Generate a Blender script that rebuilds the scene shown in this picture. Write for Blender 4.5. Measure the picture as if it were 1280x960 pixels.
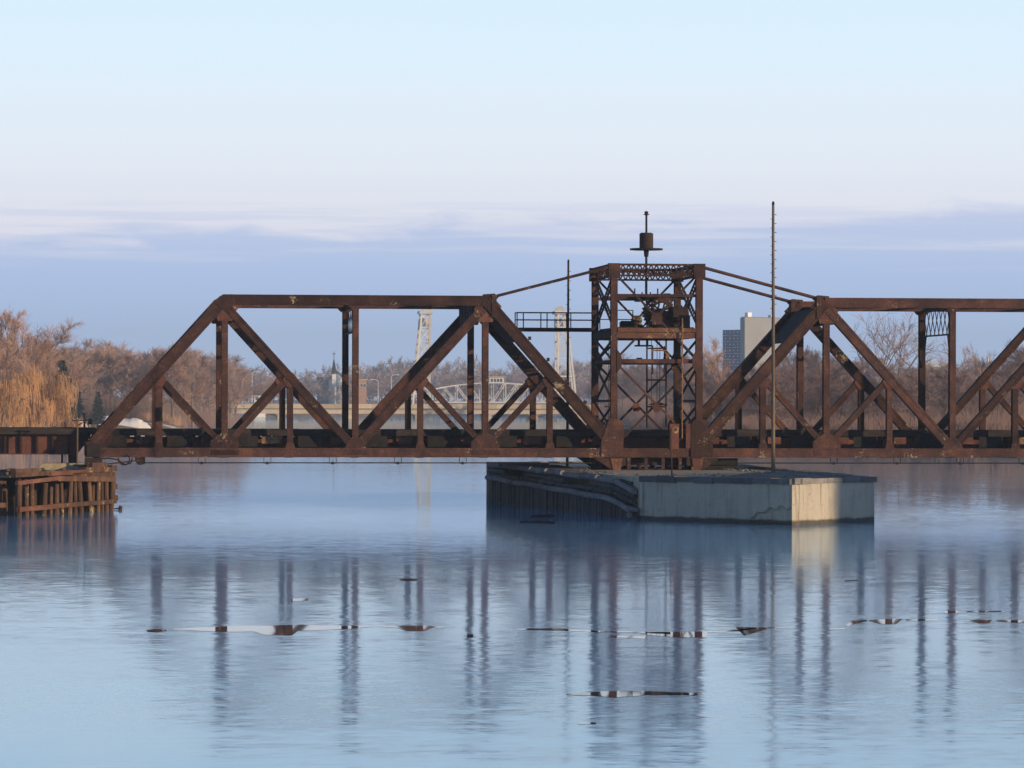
import bpy, math, random
import numpy as np
from mathutils import Vector, Matrix
C = bpy.context.scene
for o in list(bpy.data.objects): bpy.data.objects.remove(o)
COL = C.collection
# ------------------------------------------------------------------ camera
F = 4800.0; TH = math.atan(558/F); PH = math.atan(27/F); RO = 0.0022; HC = 4.72
D = 176.5; S = 6.4                      # near truss plane, distance between the trusses
st, ct, sp, cp = math.sin(TH), math.cos(TH), math.sin(PH), math.cos(PH)
FW = Vector((st*cp, ct*cp, sp)); R0 = Vector((ct, -st, 0)); U0 = Vector((-st*sp, -ct*sp, cp))
CR = R0*math.cos(RO) + U0*math.sin(RO); CU = U0*math.cos(RO) - R0*math.sin(RO)
cam = bpy.data.cameras.new('camera'); cam.lens = F/1280*36; cam.sensor_width = 36
cam.clip_start = 1; cam.clip_end = 20000
co = bpy.data.objects.new('camera', cam); COL.objects.link(co)
co.matrix_world = Matrix(((CR.x, CU.x, -FW.x, 0), (CR.y, CU.y, -FW.y, 0), (CR.z, CU.z, -FW.z, HC), (0, 0, 0, 1)))
C.camera = co
def ray(px, py): return FW + CR*((px-640)/F) + CU*((480-py)/F)
def onY(px, py, Y):                     # surveyed point at distance Y along the world Y axis
    d = ray(px, py); t = Y/d.y; return Vector((d.x*t, Y, HC+d.z*t))
def onZ(px, py, z=0.0):                 # surveyed point on a level
    d = ray(px, py); t = (z-HC)/d.z; return Vector((d.x*t, d.y*t, z))
def gx(px, Y): return onY(px, 500, Y).x
# ------------------------------------------------------------------ world, sun, exposure
SUN_EL = math.radians(9.0); SUN_AZ = math.radians(61)
sh = R0*math.sin(SUN_AZ) + Vector((-st, -ct, 0))*math.cos(SUN_AZ)
SUN = Vector((sh.x*math.cos(SUN_EL), sh.y*math.cos(SUN_EL), math.sin(SUN_EL)))
sl = bpy.data.lights.new('sun', 'SUN'); sl.energy = 4.8; sl.angle = math.radians(0.5); sl.color = (1.0, 0.72, 0.44)
so = bpy.data.objects.new('sun', sl); COL.objects.link(so)
so.rotation_euler = (-SUN).to_track_quat('-Z', 'Y').to_euler(); so.location = (200, -200, 100)
W = bpy.data.worlds.new('World'); C.world = W; W.use_nodes = True
nt = W.node_tree; N = nt.nodes; L = nt.links; N.clear()
def nd(N, t, **k):
    n = N.new(t)
    for a, b in k.items(): setattr(n, a, b)
    return n
def srgb(r, g, b):
    f = lambda c: (c/255/12.92 if c/255 <= 0.04045 else ((c/255+0.055)/1.055)**2.4)
    return (f(r), f(g), f(b), 1)
def ramp(N, pts, interp='LINEAR'):
    n = N.new('ShaderNodeValToRGB'); cr = n.color_ramp; cr.interpolation = interp
    while len(cr.elements) < len(pts): cr.elements.new(0.5)
    for e, (p, c) in zip(cr.elements, pts):
        e.position = p; e.color = c if len(c) == 4 else (*c, 1)
    return n
def maprange(N, L, src, a, b, c=0, d=1, smooth=False):
    n = N.new('ShaderNodeMapRange'); n.clamp = True
    if smooth: n.interpolation_type = 'SMOOTHSTEP'
    n.inputs[1].default_value = a; n.inputs[2].default_value = b; n.inputs[3].default_value = c; n.inputs[4].default_value = d
    L.new(src, n.inputs[0]); return n.outputs[0]
def mix(N, L, f, a, b, blend='MIX'):
    n = N.new('ShaderNodeMix'); n.data_type = 'RGBA'; n.blend_type = blend
    for s, v in ((n.inputs[0], f), (n.inputs[6], a), (n.inputs[7], b)):
        if isinstance(v, (int, float)): s.default_value = v
        elif isinstance(v, tuple): s.default_value = v if len(v) == 4 else (*v, 1)
        else: L.new(v, s)
    return n.outputs[2]
def math_(N, L, op, a, b=None):
    n = N.new('ShaderNodeMath'); n.operation = op
    for i, v in enumerate((a, b)):
        if v is None: continue
        if isinstance(v, (int, float)): n.inputs[i].default_value = v
        else: L.new(v, n.inputs[i])
    return n.outputs[0]
tc = nd(N, 'ShaderNodeTexCoord'); sep = nd(N, 'ShaderNodeSeparateXYZ'); L.new(tc.outputs['Generated'], sep.inputs[0])
sky = nd(N, 'ShaderNodeTexSky', sky_type='NISHITA', sun_disc=False)
sky.sun_elevation = SUN_EL; sky.sun_rotation = math.atan2(SUN.x, SUN.y); sky.air_density = 1.0; sky.dust_density = 1.0
z = sep.outputs['Z']
# clear air: pale cyan high up, pinkish white low down
clear = ramp(N, [(0.0, srgb(206, 214, 240)), (0.24, srgb(232, 232, 245)), (0.34, srgb(232, 241, 250)), (0.48, srgb(223, 242, 255)), (0.62, srgb(211, 237, 255)), (0.80, srgb(156, 212, 255)), (1.0, srgb(120, 188, 250))])
L.new(maprange(N, L, z, 0.0, 0.19), clear.inputs[0])
bank = ramp(N, [(0.0, srgb(182, 204, 237)), (0.35, srgb(177, 202, 240)), (0.62, srgb(180, 202, 241)), (0.85, srgb(194, 208, 239)), (1.0, srgb(202, 212, 238))])
L.new(maprange(N, L, z, 0.0, 0.055), bank.inputs[0])
mp = nd(N, 'ShaderNodeMapping'); mp.inputs['Scale'].default_value = (46, 46, 300); L.new(tc.outputs['Generated'], mp.inputs[0])
n1 = nd(N, 'ShaderNodeTexNoise'); n1.inputs['Scale'].default_value = 0.6; n1.inputs['Detail'].default_value = 8; n1.inputs['Roughness'].default_value = 0.6; n1.inputs['Distortion'].default_value = 0.4
L.new(mp.outputs[0], n1.inputs['Vector'])
zz = math_(N, L, 'ADD', z, math_(N, L, 'MULTIPLY', math_(N, L, 'SUBTRACT', n1.outputs[0], 0.5), 0.017))
zz = math_(N, L, 'SUBTRACT', zz, math_(N, L, 'MULTIPLY', maprange(N, L, sep.outputs['X'], -0.02, 0.24), 0.0075))
bm = maprange(N, L, zz, 0.0395, 0.0465, 1, 0, True)
# thin wisps above the bank
mp2 = nd(N, 'ShaderNodeMapping'); mp2.inputs['Scale'].default_value = (18, 18, 560); mp2.inputs['Location'].default_value = (3.1, 1.7, 0.4); L.new(tc.outputs['Generated'], mp2.inputs[0])
n2 = nd(N, 'ShaderNodeTexNoise'); n2.inputs['Scale'].default_value = 0.5; n2.inputs['Detail'].default_value = 7; n2.inputs['Roughness'].default_value = 0.6
L.new(mp2.outputs[0], n2.inputs['Vector'])
wis = math_(N, L, 'MULTIPLY', maprange(N, L, n2.outputs[0], 0.48, 0.64, 0, 0.6, True), maprange(N, L, z, 0.044, 0.060, 1, 0, True))
mp3 = nd(N, 'ShaderNodeMapping'); mp3.inputs['Scale'].default_value = (22, 22, 620); mp3.inputs['Location'].default_value = (1.3, 5.2, 2.2); L.new(tc.outputs['Generated'], mp3.inputs[0])
n3 = nd(N, 'ShaderNodeTexNoise'); n3.inputs['Scale'].default_value = 0.5; n3.inputs['Detail'].default_value = 6; L.new(mp3.outputs[0], n3.inputs['Vector'])
stk = math_(N, L, 'MULTIPLY', maprange(N, L, n3.outputs[0], 0.50, 0.72, 0, 0.55, True), maprange(N, L, z, 0.032, 0.043, 0, 1, True))
bm = math_(N, L, 'MULTIPLY', bm, math_(N, L, 'SUBTRACT', 1.0, stk))
low = mix(N, L, math_(N, L, 'MAXIMUM', bm, wis), clear.outputs[0], bank.outputs[0])
nsc = nd(N, 'ShaderNodeMix', data_type='RGBA', blend_type='MULTIPLY'); nsc.inputs[0].default_value = 1
L.new(sky.outputs[0], nsc.inputs[6]); nsc.inputs[7].default_value = (0.048, 0.062, 0.095, 1)
skyc = mix(N, L, maprange(N, L, z, 0.14, 0.38, 0, 1, True), low, nsc.outputs[2])
bg = nd(N, 'ShaderNodeBackground'); bg.inputs[1].default_value = 1.09; L.new(skyc, bg.inputs[0])
ow = nd(N, 'ShaderNodeOutputWorld'); L.new(bg.outputs[0], ow.inputs[0])
C.view_settings.view_transform = 'Standard'; C.view_settings.look = 'None'; C.view_settings.exposure = 0.0; C.view_settings.gamma = 1
C.cycles.max_bounces = 6; C.cycles.diffuse_bounces = 2; C.cycles.glossy_bounces = 3; C.cycles.transparent_max_bounces = 6; C.cycles.volume_bounces = 0
C.cycles.use_denoising = True
rnd = random.Random(7); HAZE = True
# ------------------------------------------------------------------ mesh helpers
class MB:
    def __init__(s): s.v = []; s.f = []
    def add(s, vs, fs):
        n = len(s.v); s.v += [tuple(v) for v in vs]; s.f += [tuple(i+n for i in f) for f in fs]; return s
    def box(s, x0, x1, y0, y1, z0, z1):
        return s.add([(x0,y0,z0),(x1,y0,z0),(x1,y1,z0),(x0,y1,z0),(x0,y0,z1),(x1,y0,z1),(x1,y1,z1),(x0,y1,z1)],
                     [(3,2,1,0),(4,5,6,7),(0,1,5,4),(1,2,6,5),(2,3,7,6),(3,0,4,7)])
    def prism(s, poly, p0, p1, a):       # polygon (a,b) swept from p0 to p1; a = direction of its first axis
        p0 = Vector(p0); p1 = Vector(p1); d = (p1-p0).normalized()
        a = Vector(a); a = (a - d*a.dot(d)).normalized(); b = d.cross(a); n = len(poly)
        vs = [p0+a*u+b*w for u, w in poly] + [p1+a*u+b*w for u, w in poly]
        fs = [tuple(range(n-1, -1, -1)), tuple(range(n, 2*n))] + [(i, (i+1) % n, n+(i+1) % n, n+i) for i in range(n)]
        return s.add(vs, fs)
    def bar(s, p0, p1, w, t, a=(0, 1, 0)):   # w along a, t across
        return s.prism([(-w/2,-t/2),(w/2,-t/2),(w/2,t/2),(-w/2,t/2)], p0, p1, a)
    def tube(s, p0, p1, r0, r1=None, n=8):
        r1 = r0 if r1 is None else r1
        p0 = Vector(p0); p1 = Vector(p1); d = (p1-p0).normalized()
        a = Vector((0,0,1)) if abs(d.z) < .9 else Vector((1,0,0)); a = (a-d*a.dot(d)).normalized(); b = d.cross(a)
        cs = [(math.cos(2*math.pi*i/n), math.sin(2*math.pi*i/n)) for i in range(n)]
        vs = [p0+a*(c*r0)+b*(q*r0) for c, q in cs] + [p1+a*(c*r1)+b*(q*r1) for c, q in cs]
        return s.add(vs, [tuple(range(n-1,-1,-1)), tuple(range(n,2*n))] + [(i,(i+1)%n,n+(i+1)%n,n+i) for i in range(n)])
    def path(s, pts, r, n=6):
        for a, b in zip(pts, pts[1:]): s.tube(a, b, r, n=n)
        return s
    def plate(s, pts, y0, y1):           # polygon in XZ with thickness along Y
        n = len(pts); vs = [(x, y0, z) for x, z in pts] + [(x, y1, z) for x, z in pts]
        return s.add(vs, [tuple(range(n)), tuple(range(2*n-1, n-1, -1))] + [((i+1)%n, i, n+i, n+(i+1)%n) for i in range(n)])
    def slab(s, pts, z0, z1):            # polygon in XY with thickness along Z
        n = len(pts); vs = [(x, y, z0) for x, y in pts] + [(x, y, z1) for x, y in pts]
        return s.add(vs, [tuple(range(n-1,-1,-1)), tuple(range(n, 2*n))] + [(i,(i+1)%n,n+(i+1)%n,n+i) for i in range(n)])
    def build(s, name, mat, parent=None, label=None, smooth=False, world=True):
        o0 = Vector((0,0,0))
        if parent is not None and world:
            q = parent
            while q is not None: o0 = o0 + q.location; q = q.parent
        me = bpy.data.meshes.new(name)
        me.from_pydata([(x-o0.x, y-o0.y, z-o0.z) for x, y, z in s.v], [], s.f)
        me.materials.append(mat)
        if smooth: me.polygons.foreach_set('use_smooth', [True]*len(me.polygons))
        o = bpy.data.objects.new(name, me); COL.objects.link(o)
        if parent is not None: o.parent = parent
        if label: o['label'] = label
        return o
def thing(name, label, cat, loc=(0,0,0), group=None):
    o = bpy.data.objects.new(name, None); COL.objects.link(o); o.location = loc
    o.empty_display_size = 0.5; return tag(o, label, cat, group)
def tag(o, label, cat, group=None):
    o['label'] = label; o['category'] = cat
    if group: o['group'] = group
    return o
def struct(o, kind='structure'): o['kind'] = kind; return o
def dup(o, parent=None, loc=None):
    c = o.copy(); COL.objects.link(c)
    if parent is not None: c.parent = parent
    if loc is not None: c.location = loc
    for k in [k for k in o.children]: dup(k, c)
    return c
# ------------------------------------------------------------------ materials
def newmat(name, rough=0.8, spec=0.3):
    m = bpy.data.materials.new(name); m.use_nodes = True
    N = m.node_tree.nodes; L = m.node_tree.links; p = N['Principled BSDF']
    p.inputs['Roughness'].default_value = rough; p.inputs['Specular IOR Level'].default_value = spec
    return m, N, L, p
def noise(N, L, scale, detail=5, rough=0.6, vec=None, stretch=None, obj=True):
    n = N.new('ShaderNodeTexNoise'); n.inputs['Scale'].default_value = scale; n.inputs['Detail'].default_value = detail; n.inputs['Roughness'].default_value = rough
    t = N.new('ShaderNodeTexCoord'); v = t.outputs['Object'] if vec is None else vec
    if vec is None:
        oi = N.new('ShaderNodeObjectInfo'); ad = N.new('ShaderNodeVectorMath'); ad.operation = 'ADD'
        sc = N.new('ShaderNodeMath'); sc.operation = 'MULTIPLY'; sc.inputs[1].default_value = 37.0
        L.new(oi.outputs['Random'], sc.inputs[0]); L.new(v, ad.inputs[0]); L.new(sc.outputs[0], ad.inputs[1]); v = ad.outputs[0]
    if stretch:
        mp = N.new('ShaderNodeMapping'); mp.inputs['Scale'].default_value = stretch; L.new(v, mp.inputs[0]); v = mp.outputs[0]
    L.new(v, n.inputs['Vector']); return n.outputs[0]
def bump(N, L, p, h, strength=0.4, dist=0.02):
    b = N.new('ShaderNodeBump'); b.inputs['Strength'].default_value = strength; b.inputs['Distance'].default_value = dist
    L.new(h, b.inputs['Height']); L.new(b.outputs[0], p.inputs['Normal'])
def blotch(name, cols, scale=1.5, stretch=None, rough=0.85, spots=None, spotcov=0.70, bstr=0.4, bdist=0.02, fine=14, vary=0.22):
    """three-tone weathered surface with optional pale spots"""
    m, N, L, p = newmat(name, rough)
    a = noise(N, L, scale, 6, 0.65, stretch=stretch); b = noise(N, L, fine, 4, 0.6, stretch=stretch)
    r = ramp(N, [(0.30, cols[0]), (0.50, cols[1]), (0.70, cols[2])])
    L.new(math_(N, L, 'ADD', math_(N, L, 'MULTIPLY', a, 0.62), math_(N, L, 'MULTIPLY', b, 0.38)), r.inputs[0])
    oi = N.new('ShaderNodeObjectInfo'); c = mix(N, L, 1.0, r.outputs[0], (1,1,1), 'MULTIPLY')
    hv = N.new('ShaderNodeHueSaturation'); L.new(c, hv.inputs['Color']); L.new(maprange(N, L, oi.outputs['Random'], 0, 1, 1-vary, 1+vary), hv.inputs['Value']); c = hv.outputs[0]
    if spots:
        g = noise(N, L, scale*0.8, 2); f = noise(N, L, 11.0, 3, 0.7)
        s = maprange(N, L, math_(N, L, 'ADD', math_(N, L, 'MULTIPLY', g, 0.55), math_(N, L, 'MULTIPLY', f, 0.45)), spotcov-0.06, spotcov, 0, 0.85)
        c = mix(N, L, s, c, spots)
    L.new(c, p.inputs['Base Color']); bump(N, L, p, b, bstr, bdist); return m
M = {}
M['rust'] = blotch('rusty_steel', [(0.016,0.011,0.012), (0.058,0.028,0.023), (0.15,0.066,0.042)], 1.1, vary=0.35, spots=(0.40,0.31,0.20), spotcov=0.665)
M['rust_spot'] = blotch('spotted_rust', [(0.06,0.028,0.02), (0.13,0.06,0.04), (0.24,0.12,0.06)], 1.6, spots=(0.45,0.34,0.19), spotcov=0.63)
M['rust_red'] = blotch('red_rust', [(0.055,0.026,0.022), (0.115,0.048,0.036), (0.20,0.09,0.05)], 1.2, spots=(0.42,0.30,0.15), spotcov=0.66)
M['rust_dark'] = blotch('dark_steel', [(0.015,0.011,0.012), (0.035,0.022,0.021), (0.08,0.04,0.03)], 1.0)
M['black_iron'] = blotch('black_iron', [(0.008,0.008,0.010), (0.018,0.016,0.017), (0.04,0.032,0.03)], 2.0)
M['ochre'] = blotch('ochre_steel', [(0.10,0.045,0.026), (0.21,0.11,0.055), (0.50,0.38,0.22)], 3.0)
M['deck_wood'] = blotch('deck_timber', [(0.012,0.011,0.012), (0.032,0.026,0.025), (0.08,0.06,0.05)], 2.0, (0.4,1,2))
M['pile'] = blotch('pile_timber', [(0.03,0.018,0.014), (0.09,0.048,0.032), (0.20,0.115,0.065)], 1.6, (1.5,1.5,0.35), spots=(0.45,0.38,0.20), spotcov=0.66)
M['pile_red'] = blotch('red_timber', [(0.055,0.025,0.02), (0.125,0.055,0.037), (0.22,0.115,0.07)], 1.6, (0.5,0.5,1.5))
M['fender'] = blotch('fender_timber', [(0.03,0.027,0.028), (0.07,0.063,0.062), (0.13,0.12,0.115)], 1.2, (1.5,1.5,0.3))
M['log'] = blotch('pale_log', [(0.10,0.095,0.095), (0.19,0.18,0.18), (0.32,0.31,0.30)], 2.0, (0.5,0.5,2))
M['pole'] = blotch('pole_timber', [(0.055,0.038,0.028), (0.14,0.10,0.065), (0.26,0.20,0.12)], 1.5, (3,3,0.3))
M['concrete_block'] = blotch('ochre_concrete', [(0.20,0.16,0.10), (0.36,0.30,0.19), (0.50,0.43,0.29)], 2.2)
M['bark'] = blotch('bark', [(0.10,0.075,0.06), (0.19,0.14,0.115), (0.28,0.22,0.18)], 1.0)
M['white_steel'] = blotch('white_steel', [(0.52,0.50,0.47), (0.68,0.66,0.62), (0.78,0.76,0.72)], 0.3)
M['tan_concrete'] = blotch('tan_concrete', [(0.44,0.34,0.22), (0.55,0.44,0.29), (0.63,0.52,0.36)], 0.06, fine=0.5)
M['grey_wall'] = blotch('grey_wall', [(0.245,0.255,0.26), (0.28,0.29,0.295), (0.31,0.32,0.325)], 0.12, vary=0.0, fine=1.0, bstr=0.1)
M['shaded_wall'] = blotch('shaded_blue_wall', [(0.075,0.11,0.20), (0.095,0.14,0.245), (0.12,0.165,0.28)], 0.2, fine=1.0, bstr=0.1)  # wing on the sunless side: its blue shade is put into the wall colour
M['glass'], N_, L_, p_ = newmat('dark_glass', 0.15, 0.5); p_.inputs['Base Color'].default_value = (0.03,0.04,0.06,1)
M['white_paint'] = blotch('white_paint', [(0.68,0.68,0.66), (0.78,0.78,0.76), (0.82,0.82,0.80)], 0.5)
M['brick'] = blotch('orange_brick', [(0.40,0.22,0.14), (0.48,0.28,0.18), (0.54,0.33,0.22)], 0.4)
M['slate'] = blotch('slate_roof', [(0.04,0.05,0.055), (0.07,0.08,0.085), (0.10,0.115,0.12)], 0.6)
M['brown_roof'] = blotch('brown_roof', [(0.12,0.08,0.07), (0.17,0.12,0.10), (0.22,0.16,0.13)], 0.6)
M['blue_paint'] = blotch('blue_paint', [(0.10,0.15,0.26), (0.14,0.20,0.33), (0.18,0.25,0.38)], 0.6)
M['snow'] = blotch('old_snow', [(0.62,0.60,0.58), (0.78,0.77,0.76), (0.86,0.86,0.86)], 0.2, vary=0.0)
def twig(name, a, b):
    m, N, L, p = newmat(name, 0.9, 0.1)
    oi = N.new('ShaderNodeObjectInfo'); L.new(mix(N, L, oi.outputs['Random'], a, b), p.inputs['Base Color']); return m
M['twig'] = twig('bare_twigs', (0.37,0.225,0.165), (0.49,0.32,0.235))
M['twig_right'] = twig('shaded_twigs', (0.20,0.135,0.125), (0.28,0.19,0.17))  # darker copy of the bare twigs, right bank shade put into the colour
M['twig_grey'] = twig('grey_twigs', (0.30,0.205,0.175), (0.40,0.285,0.24))
M['willow'] = twig('willow_strands', (0.42,0.235,0.115), (0.49,0.28,0.14))
M['needle'] = twig('conifer_needles', (0.035,0.052,0.045), (0.05,0.07,0.06))
M['brush_dark'] = twig('shaded_brush', (0.17,0.115,0.105), (0.23,0.16,0.14))  # darker than the dry brush: bank shade and haze are in its colour
M['reed'] = twig('dry_brush', (0.34,0.21,0.15), (0.40,0.27,0.19))
# pier concrete: vertical streaks, tide line
m, N, L, p = newmat('pier_concrete', 0.85, 0.25); M['concrete'] = m
a = noise(N, L, 0.8, 6, 0.65); b = noise(N, L, 2.2, 5, 0.6, stretch=(1.6,1.6,0.12)); c = noise(N, L, 18, 3, 0.6)
base = ramp(N, [(0.3,(0.29,0.26,0.20)), (0.5,(0.42,0.38,0.30)), (0.72,(0.49,0.45,0.36))])
L.new(math_(N, L, 'ADD', math_(N, L, 'MULTIPLY', a, 0.5), math_(N, L, 'MULTIPLY', b, 0.5)), base.inputs[0])
g = nd(N, 'ShaderNodeNewGeometry'); sz = nd(N, 'ShaderNodeSeparateXYZ'); L.new(g.outputs['Position'], sz.inputs[0])
tide = maprange(N, L, math_(N, L, 'ADD', sz.outputs['Z'], math_(N, L, 'MULTIPLY', a, 0.22)), 0.24, 0.36, 0.9, 0, True)
cc = mix(N, L, tide, base.outputs[0], (0.045,0.042,0.036))
drip = maprange(N, L, b, 0.57, 0.70, 0, 0.7); cc = mix(N, L, drip, cc, (0.13,0.105,0.08))
rr_ = noise(N, L, 1.1, 3, 0.6, stretch=(1.3,1.3,0.10)); cc = mix(N, L, maprange(N, L, rr_, 0.62, 0.70, 0, 0.45), cc, (0.20,0.10,0.055))
sp_ = noise(N, L, 5.0, 4, 0.7); cc = mix(N, L, maprange(N, L, sp_, 0.60, 0.70, 0, 0.5), cc, (0.16,0.145,0.12))
L.new(cc, p.inputs['Base Color']); bump(N, L, p, c, 0.5, 0.02)
M['coping_shaded'] = blotch('shaded_coping', [(0.055,0.055,0.06), (0.10,0.10,0.105), (0.19,0.18,0.17)], 1.0)  # darker copy of the coping, shade painted in for stones off the sun
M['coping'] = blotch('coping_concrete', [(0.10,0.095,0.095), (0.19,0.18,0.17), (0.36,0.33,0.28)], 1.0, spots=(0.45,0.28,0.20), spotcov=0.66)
# still, faintly rippled river with a skin of ice
m, N, L, p = newmat('river_water', 0.10, 0.5); M['water'] = m
t = nd(N, 'ShaderNodeTexCoord')
big = noise(N, L, 0.05, 4, 0.6, vec=t.outputs['Object'], stretch=(0.8,0.4,1))
sy = nd(N, 'ShaderNodeSeparateXYZ'); L.new(t.outputs['Object'], sy.inputs[0])
calm = maprange(N, L, math_(N, L, 'ADD', sy.outputs['Y'], math_(N, L, 'MULTIPLY', big, 40)), 178, 215, 1.0, 0.5, True)   # sheltered, frozen reach beyond the bridge
rough = math_(N, L, 'MULTIPLY', maprange(N, L, big, 0.35, 0.65, 0.07, 0.102), calm)
amp = math_(N, L, 'MULTIPLY', maprange(N, L, big, 0.36, 0.64, 0.45, 1.15), calm)
def slope(sc, stretch, a, det):
    n = N.new('ShaderNodeTexNoise'); n.inputs['Scale'].default_value = sc; n.inputs['Detail'].default_value = det; n.inputs['Roughness'].default_value = 0.6
    mp = N.new('ShaderNodeMapping'); mp.inputs['Scale'].default_value = stretch; L.new(t.outputs['Object'], mp.inputs[0]); L.new(mp.outputs[0], n.inputs['Vector'])
    q = N.new('ShaderNodeVectorMath'); q.operation = 'SUBTRACT'; L.new(n.outputs['Color'], q.inputs[0]); q.inputs[1].default_value = (0.5, 0.5, 0.5)
    m_ = N.new('ShaderNodeVectorMath'); m_.operation = 'MULTIPLY'; L.new(q.outputs[0], m_.inputs[0]); m_.inputs[1].default_value = a; return m_.outputs[0]
s1 = slope(1.3, (0.6,1,1), (0.045, 0.022, 0), 3); s0 = slope(4.2, (0.6,1,1), (0.07, 0.037, 0), 2); s2 = slope(0.35, (0.6,1,1), (0.012, 0.010, 0), 2)
vz = N.new('ShaderNodeVectorMath'); vz.operation = 'ADD'; L.new(s1, vz.inputs[0]); L.new(s0, vz.inputs[1]); s1 = vz.outputs[0]
va = N.new('ShaderNodeVectorMath'); va.operation = 'ADD'; L.new(s1, va.inputs[0]); L.new(s2, va.inputs[1])
vs_ = N.new('ShaderNodeVectorMath'); vs_.operation = 'SCALE'; L.new(va.outputs[0], vs_.inputs[0]); L.new(amp, vs_.inputs['Scale'])
vb = N.new('ShaderNodeVectorMath'); vb.operation = 'ADD'; L.new(vs_.outputs[0], vb.inputs[0]); vb.inputs[1].default_value = (0, 0, 1)
vn = N.new('ShaderNodeVectorMath'); vn.operation = 'NORMALIZE'; L.new(vb.outputs[0], vn.inputs[0]); N.remove(p); fr = nd(N, 'ShaderNodeFresnel'); fr.inputs['IOR'].default_value = 1.36; L.new(vn.outputs[0], fr.inputs['Normal'])
gl = nd(N, 'ShaderNodeBsdfGlossy'); gl.inputs['Color'].default_value = (0.865,0.965,1.0,1); L.new(rough, gl.inputs['Roughness']); L.new(vn.outputs[0], gl.inputs['Normal'])
df = nd(N, 'ShaderNodeBsdfDiffuse'); L.new(mix(N, L, maprange(N, L, calm, 0.5, 1.0), (0.62,0.70,0.86), (0.24,0.50,0.84)), df.inputs['Color'])       # thin grey-blue ice over dark water
mx = nd(N, 'ShaderNodeMixShader'); 
ice = math_(N, L, 'MULTIPLY', maprange(N, L, calm, 0.5, 1.0, 0.18, 0.0), maprange(N, L, math_(N, L, 'ADD', sy.outputs['X'], math_(N, L, 'MULTIPLY', sy.outputs['Y'], -0.11)), 8, 22, 1, 0, True))
L.new(math_(N, L, 'MULTIPLY', fr.outputs[0], math_(N, L, 'SUBTRACT', 1.0, ice)), mx.inputs[0]); L.new(df.outputs[0], mx.inputs[1]); L.new(gl.outputs[0], mx.inputs[2]); L.new(mx.outputs[0], N['Material Output'].inputs['Surface'])
m, N, L, p = newmat('open_lead', 0.0, 0.5); M['lead'] = m
p.inputs['IOR'].default_value = 1.33; p.inputs['Base Color'].default_value = (0.04,0.06,0.08,1); p.inputs['Roughness'].default_value = 0.025
# winter grass and earth
m, N, L, p = newmat('winter_ground', 0.95, 0.1); M['ground'] = m
t = nd(N, 'ShaderNodeTexCoord')
a = noise(N, L, 0.05, 6, 0.65, vec=t.outputs['Object']); b = noise(N, L, 0.016, 5, 0.6, vec=t.outputs['Object'])
r = ramp(N, [(0.3,(0.16,0.105,0.07)), (0.5,(0.28,0.20,0.12)), (0.7,(0.37,0.28,0.17))]); L.new(a, r.inputs[0])
cc = mix(N, L, maprange(N, L, b, 0.56, 0.60), r.outputs[0], (0.75,0.74,0.73)); L.new(cc, p.inputs['Base Color'])
# ------------------------------------------------------------------ terrain and water
def interp(tab, y): return float(np.interp(y, [t[1] for t in tab], [t[0] for t in tab]))
XL = [(-260,-60), (-120,200), (-60,350), (-8,500), (13.6,650), (24,800), (32,950), (50,1300), (62,1500), (150,1760), (900,1800)]
XR = [(140,-60), (100,60), (104,140), (140,250), (118,340), (94,400), (78,470), (98,700), (150,1000), (206,1500), (175,1760), (-900,1800)]
def ground_h(x, y):
    d = max(interp(XL, y)-x, x-interp(XR, y), (y-1760)*0.6)
    if d <= 0: return max(-3.0, -0.15 + d*0.4)
    k = min(1, d/5); k = k*k*(3-2*k); q = min(1, d/60); q = q*q*(3-2*q)
    return -0.15 + 1.2*k + 2.0*q + 0.25*math.sin(x*0.11)*math.sin(y*0.07)*k + min(6, max(0, y-1900)*0.004)
ys = list(np.concatenate([np.linspace(-60, 330, 28), np.geomspace(340, 2600, 120), np.linspace(2700, 3600, 8)]))
v = []; f = []; nx = 220
for y in ys:
    lo, hi = min(-300, -0.75*y), max(420, 0.95*y)
    cx0, cx1 = -0.10*y-30, 0.36*y+30
    xs = np.concatenate([np.linspace(lo, cx0, 30, endpoint=False), np.linspace(cx0, cx1, nx-60), np.linspace(cx1, hi, 31)[1:]])
    for x in xs: v.append((x, y, ground_h(x, y)))
for j in range(len(ys)-1):
    for i in range(nx-1):
        q = j*nx+i; f.append((q, q+1, q+nx+1, q+nx))
mb = MB(); mb.add(v, f); g = mb.build('ground', M['ground'], smooth=True); struct(g)
mb = MB(); mb.add([(-700,-60,0),(900,-60,0),(1600,2000,0),(-1200,2000,0)], [(0,1,2,3)]); struct(mb.build('water', M['water']))
# leads of open water in the ice skin: outlines surveyed on the water level
def lead(pts_top, pts_bot):
    rr = random.Random(len(pts_top)*7+int(pts_top[0][0])); up = []; dn = []
    def fine(pts):
        out = []
        for (xa, ya), (xb, yb) in zip(pts, pts[1:]):
            n = max(2, int((xb-xa)/9))
            for i in range(n): out.append((xa+(xb-xa)*i/n, ya+(yb-ya)*i/n + (rr.uniform(-.3,.3) if i or out else 0)))
        return out+[pts[-1]]
    P = fine(pts_top) + fine(pts_bot)[::-1]
    mb = MB(); mb.add([onZ(x, y, 0.004) for x, y in P], [tuple(range(len(P)-1,-1,-1))]); struct(mb.build('open_water', M['lead']))
lead([(183,787.5),(196,786.3),(208,787)], [(184,789.6),(196,790.4),(208,788.6)])
lead([(212,786.5),(238,784.5),(262,783.5),(285,782.6),(318,782.2),(345,781.6),(376,780.8),(400,781.8),(432,782.2),(466,782.6)], [(213,787.2),(238,787.6),(262,789),(285,789.6),(318,789.6),(330,793.4),(364,794.6),(372,788.6),(432,786.2),(466,783.4)])
lead([(470,782.6),(504,782),(538,782),(556,783.6)], [(471,783.2),(497,784.6),(508,788.6),(531,788.6),(540,784.6),(556,784.2)])
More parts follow.
